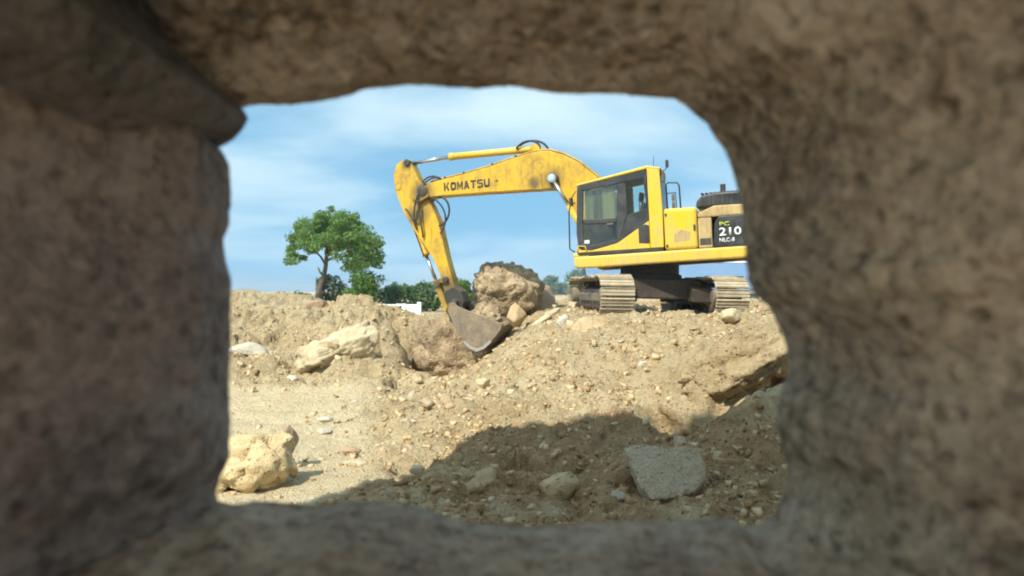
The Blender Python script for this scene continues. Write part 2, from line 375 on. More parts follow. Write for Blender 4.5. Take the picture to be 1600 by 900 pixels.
def leaf_mat(name, c1, c2, tl=0.35):
    m, nt, b = new_mat(name)
    a = nd(nt, 'ShaderNodeAttribute', attribute_name='tone'); f = a.outputs['Fac']
    col = mixc(nt, f, c1, c2); nt.links.new(col, b.inputs['Base Color']); b.inputs['Roughness'].default_value = 0.6
    b.inputs['Specular IOR Level'].default_value = 0.3
    t = nd(nt, 'ShaderNodeBsdfTranslucent'); nt.links.new(mixc(nt, 0.5, col, (0.16, 0.24, 0.02)), t.inputs['Color'])
    mx = nd(nt, 'ShaderNodeMixShader'); mx.inputs[0].default_value = tl
    nt.links.new(b.outputs[0], mx.inputs[1]); nt.links.new(t.outputs[0], mx.inputs[2]); nt.links.new(mx.outputs[0], nt.nodes['Material Output'].inputs[0])
    return m
M_LEAF = leaf_mat('tree_leaves', (0.12, 0.22, 0.05), (0.23, 0.38, 0.095), .5)
M_LEAFB = leaf_mat('bright_bush_leaves', (0.08, 0.16, 0.025), (0.16, 0.27, 0.04))
M_LEAFO = leaf_mat('olive_bush_leaves', (0.11, 0.15, 0.08), (0.19, 0.23, 0.12))
M_LEAFD = leaf_mat('dark_bush_leaves', (0.075, 0.14, 0.055), (0.15, 0.24, 0.09))
M_LEAFH = leaf_mat('hazed_far_leaves', (0.11, 0.19, 0.14), (0.18, 0.26, 0.19))  # pale bluish green: distance haze mixed into the leaf colour

# ---------------------------------------------------------------- the ground: one sheet, shaped from surveyed points
CP = [  # (photo x, photo y, metres ahead)
 (100,830,6.2),(300,825,6.2),(600,815,6.3),(800,815,6.3),(1000,812,6.35),(1200,815,6.3),(1500,815,6.3),
 (360,780,7.0),(430,760,7.4),(360,690,9.7),(450,690,9.7),(500,730,8.3),(560,720,8.6),(500,660,11.1),(420,630,13),(360,610,14.7),(500,610,14.7),(600,612,14.5),(200,650,11.7),(100,720,8.6),(150,610,14.7),
 (620,655,10.8),(700,645,10.4),(560,690,9.7),(650,700,8.9),(700,700,8.7),(800,700,8.4),(900,700,8.3),(1000,700,8.2),(1090,700,8.1),(800,760,7.2),(1000,760,7.1),
 (800,645,9.9),(900,645,9.8),(1000,645,9.6),(780,615,11.2),(700,610,13.2),(620,600,15.2),(850,600,11.5),(950,600,11.2),(850,550,13),(950,550,12.4),(1030,550,12),
 (880,512,14.6),(960,497,14.7),(1050,500,14.3),(1150,495,14.0),(1220,515,12.8),(1150,545,11.9),(1040,600,10.9),
 (770,555,15.6),(800,530,15.8),(850,502,16),(720,590,16.2),
 (690,600,17.6),(620,598,17.3),(745,580,18.4),(690,592,19.4),(640,592,19.2),
 (400,580,16.2),(400,540,18),(400,500,20.5),(400,457,24),(440,459,24),(480,595,15.8),(480,545,18.2),(480,500,20.5),(480,480,23),(570,505,19.5),(580,470,21.5),(560,560,16.9),(610,565,17),(620,522,19),(602,488,21.2),(622,496,21.2),(645,500,20.8),(630,497,23.5),(690,498,22),
 (200,500,20),(300,455,24),(200,453,24),(50,453,24),(50,560,17),
 (1110,664,8.9),(1170,628,8.9),(1230,592,8.9),(1300,560,8.9),(1130,710,7.9),(1200,700,7.9),(1230,650,8.3),(1300,650,8.3),
 (1060,618,10.35),(1100,592,10.7),(1150,570,10.9),(1200,556,11.0),(1280,540,11),
 (1500,520,13),(1500,600,9.5),(1500,720,7.4),
]
def control():
    P = [tuple(at(*c)) for c in CP]
    for x in (0.8, 2, 3.2, 4.4, 5.6, 7): 
        for y in (15.6, 17.5, 19.6): P.append((x, y, 1.17))
    for x in (1.5, 4, 7, 10): P += [(x, 22.0, 1.42), (x, 24.5, 1.2)]
    P += [(0.2, 20.4, .93), (-.6, 20.9, .9), (.9, 20.9, .98)]
    P += [(2.05, 9.55, -.5), (2.6, 9.75, -.65), (3.1, 9.8, -.5), (3.7, 9.85, -.15)]         # the gully on the right
    for x in np.linspace(-9, 11, 8): P += [(x, 3.2, -.25), (x, 1.0, -.2), (x, -2, -.1)]
    for x in np.linspace(-16, 16, 9): P += [(x, 27, .8), (x, 33, 0.7)]
    for y in (4, 8, 12, 16, 20, 24): P += [(-14, y, .5 + .04 * y), (15, y, .4 + .04 * y)]
    return np.array(P)
CPW = control()
def tps_fit(P, lam=0.02):
    X = P[:, :2]; n = len(P); r2 = ((X[:, None] - X[None]) ** 2).sum(-1)
    K = np.where(r2 > 0, r2 * np.log(r2 + 1e-12), 0) + lam * np.eye(n)
    Q = np.c_[np.ones(n), X]; A = np.block([[K, Q], [Q.T, np.zeros((3, 3))]])
    s = np.linalg.solve(A, np.r_[P[:, 2], 0, 0, 0]); return X, s[:n], s[n:]
TX, TW, TA = tps_fit(CPW)
def base_h(x, y):
    out = np.empty(len(x))
    for i in range(0, len(x), 20000):
        a = np.c_[x[i:i + 20000], y[i:i + 20000]]
        r2 = ((a[:, None] - TX[None]) ** 2).sum(-1)
        out[i:i + 20000] = (np.where(r2 > 0, r2 * np.log(r2 + 1e-12), 0)) @ TW + TA[0] + a @ TA[1:]
    far = np.maximum(sstep(26, 34, y), np.maximum(sstep(11, 15, np.abs(x)), sstep(1.0, -3, y)))
    flat = np.where(y < 1, -0.1, np.where(y > 26, 0.70, 0.3 + 0.03 * np.clip(y, 0, 26)))
    out = np.clip(out, -0.6, 2.2)
    return out * (1 - far) + flat * far
def cells(x, y, size, seed):  # broken-up ground: every clod its own height and tilt; also how deep in the crack one is
    i0 = np.floor(x / size).astype(int); j0 = np.floor(y / size).astype(int)
    best = np.full(len(x), 1e9); sec = best.copy(); val = np.zeros(len(x))
    def hsh(i, j, k): return _perm[_perm[_perm[(i + seed) & 255] + (j & 255)] + k] / 255.0
    for di in (-1, 0, 1):
        for dj in (-1, 0, 1):
            i, j = i0 + di, j0 + dj
            fx, fy = (i + .1 + .8 * hsh(i, j, 1)) * size, (j + .1 + .8 * hsh(i, j, 2)) * size
            dd = (x - fx) ** 2 + (y - fy) ** 2
            v = (hsh(i, j, 3) - .5) + ((hsh(i, j, 4) - .5) * (x - fx) + (hsh(i, j, 5) - .5) * (y - fy)) * 2.2 / size
            nb = dd < best
            sec = np.where(nb, best, np.minimum(sec, dd)); val = np.where(nb, v, val); best = np.where(nb, dd, best)
    edge = np.clip((np.sqrt(sec) - np.sqrt(best)) / (.25 * size), 0, 1)
    return val - .35 * (1 - edge)
def bench_mask(x, y):         # the smooth driven-over bench on the left
    px = 800 + FPX * x / np.maximum(y, .5)
    return sstep(640, 520, px) * sstep(6.0, 7.0, y) * sstep(16.2, 14.2, y)
def soil_shade_field(x, y):         # brown dug earth of the near mound, darker tint painted within the wall's shadow outline
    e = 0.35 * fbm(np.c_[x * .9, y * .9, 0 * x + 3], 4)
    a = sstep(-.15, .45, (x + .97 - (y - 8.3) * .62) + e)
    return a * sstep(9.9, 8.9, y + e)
def height(x, y):
    h = base_h(x, y)
    n = np.c_[x, y, np.zeros(len(x))]
    near = sstep(40, 24, y) * sstep(14, 10, np.abs(x)) * sstep(1.5, 3, y)
    b = bench_mask(x, y)
    rub = (1 - 0.8 * b) * near
    h = h + rub * (0.16 * fbm(n * 0.8 + 5, 3) + 0.11 * fbm(n * 2.3 + 9, 4, .6) + 0.07 * np.abs(fbm(n * 6.0, 3, .6)) + 0.045 * fbm(n * 13, 3, .7))
    bank = sstep(660, 600, 800 + FPX * x / np.maximum(y, .5)) * sstep(15.5, 16.5, y) * sstep(29, 26, y)
    wx, wy = x + .10 * fbm(n * 3 + 2, 3), y + .10 * fbm(n * 3 + 60, 3)
    pt = np.clip(.5 + 1.6 * fbm(n * .55 + 90, 3), 0, 1)
    h = h + rub * (.15 * pt * cells(wx, wy, .6, 3) + .075 * (.3 + .7 * (1 - pt)) * cells(wx, wy, .23, 9) + .16 * bank * cells(wx, wy, 1.0, 5))
    st = h + .25 * fbm(n * .7 + 31, 3)
    h = h + bank * (.10 * np.sin(st * 13) * (.4 + .6 * np.clip(.5 + fbm(n * .6 + 77, 2) * 2, 0, 1)) + .16 * fbm(n * 1.3 + 50, 4, .6))
    rut = b * 0.05 * np.sin(y * 5.5 + 1.5 * fbm(n * .5, 2)) * sstep(9.5, 11, y)
    h = h + rut + 0.012 * b * fbm(n * 9, 3)
    h = h + (1 - near) * 0.5 * fbm(n * .03, 3) * sstep(30, 60, y)
    return h
def warp_y(x, y):             # the bank on the right overhangs the gully: its lip is pushed forward over the hollow
    lipn = .5 + .5 * fbm(np.c_[x * 2.5, 0 * x, 0 * x + 8], 3)
    ov = sstep(1.65, 2.3, x) * sstep(5.2, 4.2, x) * sstep(9.85, 10.25, y) * sstep(11.6, 10.5, y)
    n = np.c_[x, y, 0 * x]
    return y - .95 * ov * (.6 + .8 * lipn) + ov * (.16 * fbm(n * 2.6, 3) + .08 * fbm(n * 7, 3))
def build_ground():
    xs = np.r_[-1200, -800, -500, -250, -110, -60, -40, -30, np.linspace(-24, -9, 16), np.arange(-8, 8.5, .047), np.linspace(9.5, 24, 16), 30, 40, 60, 110, 250, 500, 800, 1200]
    ys = np.r_[-1200, -700, -350, -120, -50, -25, -14, -9, -6, -4, np.linspace(-2.5, 4.5, 18), np.arange(4.8, 11, .036), np.arange(11, 22, .06), np.arange(22, 30, .16), np.linspace(31, 60, 45), 66, 75, 90, 110, 140, 190, 260, 400, 600, 900, 1400]
    X, Y = np.meshgrid(xs, ys); x, y = X.ravel(), Y.ravel()
    z = height(x, y)
    nx, ny = len(xs), len(ys)
    yv = warp_y(x, y)
    idx = np.arange(nx * ny).reshape(ny, nx)
    F = np.stack([idx[:-1, :-1], idx[:-1, 1:], idx[1:, 1:], idx[1:, :-1]], -1).reshape(-1, 4)
    me = mesh_from('ground', np.c_[x, yv, z], F, M_GROUND, True)
    a = me.attributes.new('soil_shade', 'FLOAT', 'POINT'); a.data.foreach_set('value', soil_shade_field(x, y).astype(np.float32))
    a = me.attributes.new('pale', 'FLOAT', 'POINT'); a.data.foreach_set('value', np.maximum(bench_mask(x, y) * (1 - soil_shade_field(x, y)), .55 * sstep(.05, .35, fbm(np.c_[x * .45, y * .8, 0 * x + 21], 3))).astype(np.float32))
    tag(link('ground', me), kind='structure')
build_ground()
def gz(x, y): return float(height(np.array([float(x)]), np.array([float(y)]))[0])

# ---------------------------------------------------------------- the building the camera looks out of
def outline(pts, step=5.0):
    pts = np.array(pts, float); seg = np.r_[0, np.cumsum(np.linalg.norm(np.diff(pts, axis=0), axis=1))]
    t = np.linspace(0, seg[-1], max(2, int(seg[-1] / step))); return np.c_[np.interp(t, seg, pts[:, 0]), np.interp(t, seg, pts[:, 1])]
RIM = 0.95
def wall_stone(pts, out, prof, seed, mat, parent, label, amp=0.012, thick=0.42, raise_k=0.0, nd_=95, dmin=0.40):
    """one big stone of the opening: its inner face runs from the outer rim towards the room"""
    o = outline(pts, 4.0); n = len(o)
    jag = np.c_[np.arange(n) * .31 + seed, np.zeros(n), np.zeros(n)]
    o = o + (np.array([1, 0]) if abs(out[0]) > .5 else np.array([0, 1])) * (3.2 * fbm(jag, 3, .7))[:, None]
    X0 = (o[:, 0] - 800) / FPX * RIM; Z0 = -(o[:, 1] - 455) / FPX * RIM
    ou = np.array(out, float); ou /= np.linalg.norm(ou)
    dd = RIM - (RIM - dmin) * np.linspace(0, 1, nd_) ** 1.1
    off = np.interp(RIM - dd, [p[0] for p in prof], [p[1] for p in prof])
    ends = np.minimum(np.arange(n), np.arange(n)[::-1]) * 4.0 / FPX
    V = []
    for j, d in enumerate(dd):
        k = RIM - d
        x = X0 + ou[0] * off[j]; z = Z0 + ou[1] * off[j]
        z = z + np.maximum(Z0, 0) * raise_k * k
        P = np.c_[x, np.full(n, d), z]
        w = sstep(0, 0.05, k) * .9 + .1
        disp = amp * w * (1.7 * fbm(P * 7 + seed, 4, .6) + .55 * np.abs(fbm(P * 17 + seed * 2, 3, .6)) + .55 * fbm(P * 32 + seed, 3, .7) - .8 * np.maximum(0, fbm(P * 22 + seed * 3, 2) - .15))
        disp = disp + 0.03 * np.exp(-ends / 0.02) * w
        y = d + (0.02 * fbm(np.c_[P[:, 0] * 5, P[:, 2] * 5, 0 * x + seed], 3) if j == 0 else 0)
        V.append(np.c_[x + ou[0] * disp, np.full(n, d) if j else y, z + ou[1] * disp])
    V = np.array(V); m = len(V)
    B = V.copy(); B[:, :, 0] += ou[0] * thick; B[:, :, 2] += ou[1] * thick
    verts = np.r_[V.reshape(-1, 3), B.reshape(-1, 3)]; verts[:, 2] += EYE
    idx = np.arange(m * n).reshape(m, n); jd = idx + m * n
    def quads(a): return np.stack([a[:-1, :-1], a[:-1, 1:], a[1:, 1:], a[1:, :-1]], -1).reshape(-1, 4)
    F = [quads(idx), quads(jd)[:, ::-1]]
    for e, f in ((idx[0], jd[0]), (jd[-1], idx[-1]), (jd[:, 0], idx[:, 0]), (idx[:, -1], jd[:, -1])):
        F.append(np.stack([e[:-1], f[:-1], f[1:], e[1:]], -1))
    me = mesh_from('stone', verts, np.concatenate(F), mat, True)
    b = bmesh.new(); b.from_mesh(me); bmesh.ops.recalc_face_normals(b, faces=b.faces); b.to_mesh(me); b.free()
    st = link('stone', me, parent); st['label'] = label
    return st
wall = tag(empty('stone_wall', (0, 0.65, -0.2)), 'thick rough stone wall whose square opening frames the view', 'wall')
WALLM = Matrix.Translation((0, -0.65, 0.2))
def wall_child(o): o.matrix_local = WALLM; return o
wall_child(wall_stone([(250,120),(330,168),(375,169),(400,163),(450,164),(500,158),(540,150),(570,139),(610,134),(640,131),(680,132),(740,138),(800,136),(850,143),(900,147),(960,147),(1000,153),(1050,156),(1120,168),(1220,170)],
    (0, 1), [(0, 0), (.03, .004), (.3, .14), (.6, .4)], 3.1, M_WALL, wall, 'brown pitted lintel stone over the opening', amp=0.016))
wall_child(wall_stone([(985,40),(1030,120),(1050,153),(1070,166),(1090,183),(1106,194),(1116,212),(1128,228),(1140,252),(1147,285),(1155,310),(1160,350),(1163,400),(1167,438),(1180,462),(1200,480),(1220,520),(1228,545),(1231,580),(1225,600),(1217,620),(1215,650),(1221,690),(1230,720),(1230,745),(1222,772),(1210,802),(1205,840),(1205,930)],
    (1, .12), [(0, 0), (.03, .006), (.2, .06), (.6, .34)], 8.4, M_WALL, wall, 'pitted brown stone forming the right side of the opening', amp=0.015))
wall_child(wall_stone([(200,770),(300,776),(343,781),(370,787),(400,780),(440,782),(500,789),(540,782),(600,785),(650,791),(700,806),(740,817),(820,820),(900,815),(980,810),(1050,815),(1120,808),(1150,815),(1165,827),(1182,822),(1215,806),(1260,795),(1350,790)],
    (0, -1), [(0, 0), (.03, .004), (.3, .03), (.6, .06)], 12.9, M_WALLG, wall, 'rough grey sill stone along the bottom of the opening', amp=0.013))
M_WALLL = stone_mat('purplish_stone', (0.115, 0.088, 0.078), (0.31, 0.255, 0.215), (0.20, 0.14, 0.115), 1.1, bumpd=0.014, pit=0.4, mott=0.45)
wall_child(wall_stone([(343,830),(343,782),(341,765),(349,740),(360,715),(361,660),(357,600),(362,520),(361,440),(351,402),(347,375),(357,350),(360,300),(358,258),(350,238),(335,222)],
    (-1, 0), [(0, 0), (.02, .002), (.085, .004), (.13, .03), (.30, .15), (.6, .36)], 21.7, M_WALLL, wall, 'grey stone with a pale edge on the left of the opening', amp=0.010, raise_k=2.6))
wall_child(wall_stone([(285,262),(320,240),(345,229),(365,216),(378,201),(388,184),(381,174),(368,160),(345,120)],
    (-.75, .62), [(0, 0), (.2, .0), (.6, .02)], 31.2, M_WALLD, wall, 'dark slate-coloured stone, corner shade in its colour, wedged in the upper left corner', amp=0.014, thick=.5))
# the rest of the wall: masonry round the five big stones, an unseen upper part shaped to cast the foreground shade
m = MB()
m.box(-6.0, -.62, .40, .96, -.3, 3.4); m.box(.62, 7.5, .41, .955, -.3, 3.4)
m.box(-.62, .62, .405, .95, -.3, EYE - .45); m.box(-.62, .62, .405, .95, EYE + .45, 3.4)
wall_child(m.obj('lower_masonry', M_MASON, wall))
m = MB()
top = [(-6.0, 3.4)]
prof = [(-6.0, 11.2), (-5.6, 11.45), (-5.3, 11.3), (-4.9, 11.65), (-4.6, 11.4), (-4.2, 11.7), (-3.9, 11.45), (-3.4, 11.75), (-2.8, 11.5), (-2.2, 11.8), (-1, 11.5), (0.5, 11.9), (3, 11.5), (5, 11.8), (7.5, 11.4)]
m.prism([(-6.0, 3.4)] + prof + [(7.5, 3.4)], .42, .94)
wall_child(m.obj('shade_masonry', M_MASON, wall))  # out of view; height added so its shadow covers the near ground
m = MB(); m.box(-6.0, 6.0, -3.0, .38, 3.3, 3.5); tag(m.obj('ceiling', M_PLASTER), kind='structure')
m = MB(); m.box(-6.0, 6.0, -3.0, .38, -.05, .06); tag(m.obj('floor', M_PLASTER), kind='structure')
m = MB(); m.box(-6.2, -5.9, -3.0, .39, -.2, 3.3); tag(m.obj('wall_left', M_PLASTER), kind='structure')
m = MB(); m.box(5.9, 6.2, -3.0, .39, -.2, 3.3); tag(m.obj('wall_right', M_PLASTER), kind='structure')
m = MB(); m.box(-6.2, -5.4, -3.3, -3.0, -.2, 3.3); m.box(3.2, 6.2, -3.3, -3.0, -.2, 3.3)
tag(m.obj('wall_back', M_PLASTER), kind='structure')

# ---------------------------------------------------------------- the excavator
EXC = empty('excavator')
tag(EXC, 'large yellow crawler excavator with its bucket reaching down beside the boulder', 'excavator')
def rot3(yaw, p, r): return Matrix.Rotation(yaw, 4, 'Z') @ Matrix.Rotation(p, 4, 'Y') @ Matrix.Rotation(r, 4, 'X')
M_UP = Matrix.Translation((3.1289, 17.5512, EYE - 0.3977)) @ rot3(2.824776, 0.047946, -0.010006)
EXC.matrix_world = M_UP
M_UNDER = M_UP.inverted() @ Matrix.Translation((3.13, 17.55, EYE - 0.53)) @ Matrix.Rotation(R(-85), 4, 'Z') @ Matrix.Rotation(R(-.8), 4, 'X')

def text_obj(txt, size_h, width, mat, name, parent, x_left, z_base, y, bold=0.0, shear=0.0, depth=0.004):
    cu = bpy.data.curves.new(name, 'FONT'); cu.body = txt; cu.size = 1.0; cu.extrude = 0; cu.offset = bold; cu.shear = shear; cu.resolution_u = 3
    tmp = bpy.data.objects.new('tmp', cu); COL.objects.link(tmp)
    dg = bpy.context.evaluated_depsgraph_get(); me = bpy.data.meshes.new_from_object(tmp.evaluated_get(dg))
    bpy.data.objects.remove(tmp); bpy.data.curves.remove(cu)
    me.name = name
    co = np.empty(len(me.vertices) * 3, np.float32); me.vertices.foreach_get('co', co); co = co.reshape(-1, 3)
    mn, mx = co.min(0), co.max(0)
    u = (co[:, 0] - mn[0]) / (mx[0] - mn[0]) * width; v = (co[:, 1] - mn[1]) / (mx[1] - mn[1]) * size_h
    out = np.c_[x_left - u, np.full(len(u), y), z_base + v].astype(np.float32)
    me.vertices.foreach_set('co', out.ravel()); me.update()
    b = bmesh.new(); b.from_mesh(me); r = bmesh.ops.extrude_face_region(b, geom=b.faces[:])
    for vv in [g for g in r['geom'] if isinstance(g, bmesh.types.BMVert)]: vv.co.y += depth
    bmesh.ops.recalc_face_normals(b, faces=b.faces); b.to_mesh(me); b.free()
    me.materials.clear(); me.materials.append(mat)
    return link(name, me, parent)

def block_letters(parent, x_left, z0, width, hgt, y):
    """the maker's name on the boom in heavy block capitals, one mesh for each letter"""
    w = .27
    G = {'K': [[(0, 0), (w, 0), (w, 1), (0, 1)], [(w, .42), (.68, 1), (1, 1), (w, .28)], [(.38, .52), (.60, .62), (1, 0), (.68, 0)]],
         'O': [[(0, .2), (w, .3), (w, .7), (0, .8)], [(1 - w, .3), (1, .2), (1, .8), (1 - w, .7)], [(0, .8), (w, .7), (1 - w, .7), (1, .8), (.8, 1), (.2, 1)], [(0, .2), (.2, 0), (.8, 0), (1, .2), (1 - w, .3), (w, .3)]],
         'M': [[(0, 0), (.22, 0), (.22, 1), (0, 1)], [(.78, 0), (1, 0), (1, 1), (.78, 1)], [(.22, 1), (.22, .62), (.5, .1), (.5, .45)], [(.78, 1), (.5, .45), (.5, .1), (.78, .62)]],
         'A': [[(0, 0), (.28, 0), (.62, 1), (.36, 1)], [(1, 0), (.72, 0), (.46, .75), (.62, 1)], [(.30, .2), (.70, .2), (.64, .38), (.36, .38)]],
         'T': [[(0, .78), (1, .78), (1, 1), (0, 1)], [(.36, 0), (.64, 0), (.64, .78), (.36, .78)]],
         'S': [[(.1, .8), (1, .8), (.95, 1), (.2, 1), (0, .85)], [(0, .55), (w, .62), (w, .8), (0, .85)], [(0, .55), (.85, .38), (1, .45), (.9, .6), (w, .62)], [(1 - w, .2), (1, .15), (1, .45), (1 - w, .38)], [(0, 0), (.8, 0), (1, .15), (.9, .2), (.0, .2)]],
         'U': [[(0, .2), (w, .3), (w, 1), (0, 1)], [(1 - w, .3), (1, .2), (1, 1), (1 - w, 1)], [(0, .2), (.2, 0), (.8, 0), (1, .2), (1 - w, .3), (w, .3)]]}
    cell = width / 7
    for i, ch in enumerate('KOMATSU'):
        m = MB()
        for k, q in enumerate(G[ch]):
            m.prism([(x_left - (i + p[0] * .86) * cell, z0 + p[1] * hgt) for p in q], y - .002, y + .004 + .0006 * k)
        m.obj('lettering', M_LETTER, parent)
def build_undercarriage():
    # one shoe, with three grouser bars
    s = MB(); s.box(-.088, .088, -.35, .35, -.012, .014, .004)
    for gx, hh in ((-.075, .020), (0.0, .014), (.065, .014)): s.box(gx - .009, gx + .009, -.345, .345, .010, .014 + hh, .003)
    s.box(-.07, .07, -.12, .12, -.06, -.012)
    shoe_me = bpy.data.meshes.new('track_shoe'); s.bm.to_mesh(shoe_me); s.bm.free(); shoe_me.materials.append(M_SHOE)
    half, rad = 1.63, .375
    per = 4 * half + 2 * math.pi * rad; n = 46
    for side in (-1, 1):
        t = MB()
        t.prism([(-1.45, .22), (1.45, .22), (1.5, .40), (1.3, .56), (-1.3, .56), (-1.5, .40)], -.16, .16, .02)
        t.box(-1.2, 1.2, -.22, .22, .30, .46, .01)
        tr = t.obj('track', M_STEEL, EXC, M_UNDER @ Matrix.Translation((0, side * 1.19, 0.0)))
        w = MB(); w.lathe([(.10, -.30), (.14, -.29), (.14, -.13), (.30, -.12), (.31, -.05), (.31, .05), (.30, .12), (.14, .13), (.14, .29), (.10, .30)], 'Y', 28)
        for k in range(8):
            a = k * math.pi / 4; w.lathe([(.02, -.135), (.02, .135)], 'Y', 8, Matrix.Translation((.22 * math.cos(a), 0, .22 * math.sin(a))))
        idl = w.obj('idler', M_STEEL, tr, Matrix.Translation((half, 0, .425)))
        w = MB(); w.lathe([(.16, -.32), (.18, -.3), (.18, -.1), (.33, -.06), (.33, .06), (.18, .1), (.18, .3), (.16, .32)], 'Y', 22)
        w.obj('sprocket', M_STEEL, tr, Matrix.Translation((-half, 0, .425)))
        for k in range(7):
            w = MB(); w.lathe([(.04, -.20), (.085, -.19), (.085, .19), (.04, .20)], 'Y', 14)
            w.obj('roller', M_DARK, tr, Matrix.Translation((-1.2 + k * .4, 0, .17)))
        for k in (-.55, .55):
            w = MB(); w.lathe([(.03, -.15), (.06, -.14), (.06, .14), (.03, .15)], 'Y', 12)
            w.obj('roller', M_DARK, tr, Matrix.Translation((k, 0, .68)))
        for k in range(n):
            q = (k + .3) * per / n
            if q < 2 * half: x, z, a = -half + q, .425 - rad - .03, math.pi
            elif q < 2 * half + math.pi * rad:
                th = (q - 2 * half) / rad; x, z, a = half + math.sin(th) * (rad + .03), .425 - math.cos(th) * (rad + .03), math.pi - th
            elif q < 4 * half + math.pi * rad:
                x, z, a = half - (q - 2 * half - math.pi * rad), .425 + rad + .03, 0.0
                z -= .03 * math.sin(math.pi * abs((x % .82) / .82)) if abs(x) < 1.2 else 0
            else:
                th = (q - 4 * half - math.pi * rad) / rad; x, z, a = -half - math.sin(th) * (rad + .03), .425 + math.cos(th) * (rad + .03), -th
            so = link('track_shoe', shoe_me, tr); so.matrix_local = Matrix.Translation((x, 0, z)) @ Matrix.Rotation(a, 4, 'Y')
    u = MB()
    u.box(-.95, .95, -.9, .9, .36, .80, .04, 2)
    for sx in (-1, 1):
        for sy in (-1, 1):
            u.prism([(sx * .35, .38), (sx * 1.25, .30), (sx * 1.25, .58), (sx * .35, .78)], sy * .6, sy * 1.08, .02)
    u.obj('undercarriage_frame', M_DARK, EXC, M_UNDER)
    u = MB(); u.lathe([(.60, .78), (.72, .80), (.72, .90), (.66, .92), (.66, 1.16), (.60, 1.17)], 'Z', 40)
    u.obj('swing_ring', M_DARK, EXC, M_UNDER)
build_undercarriage()

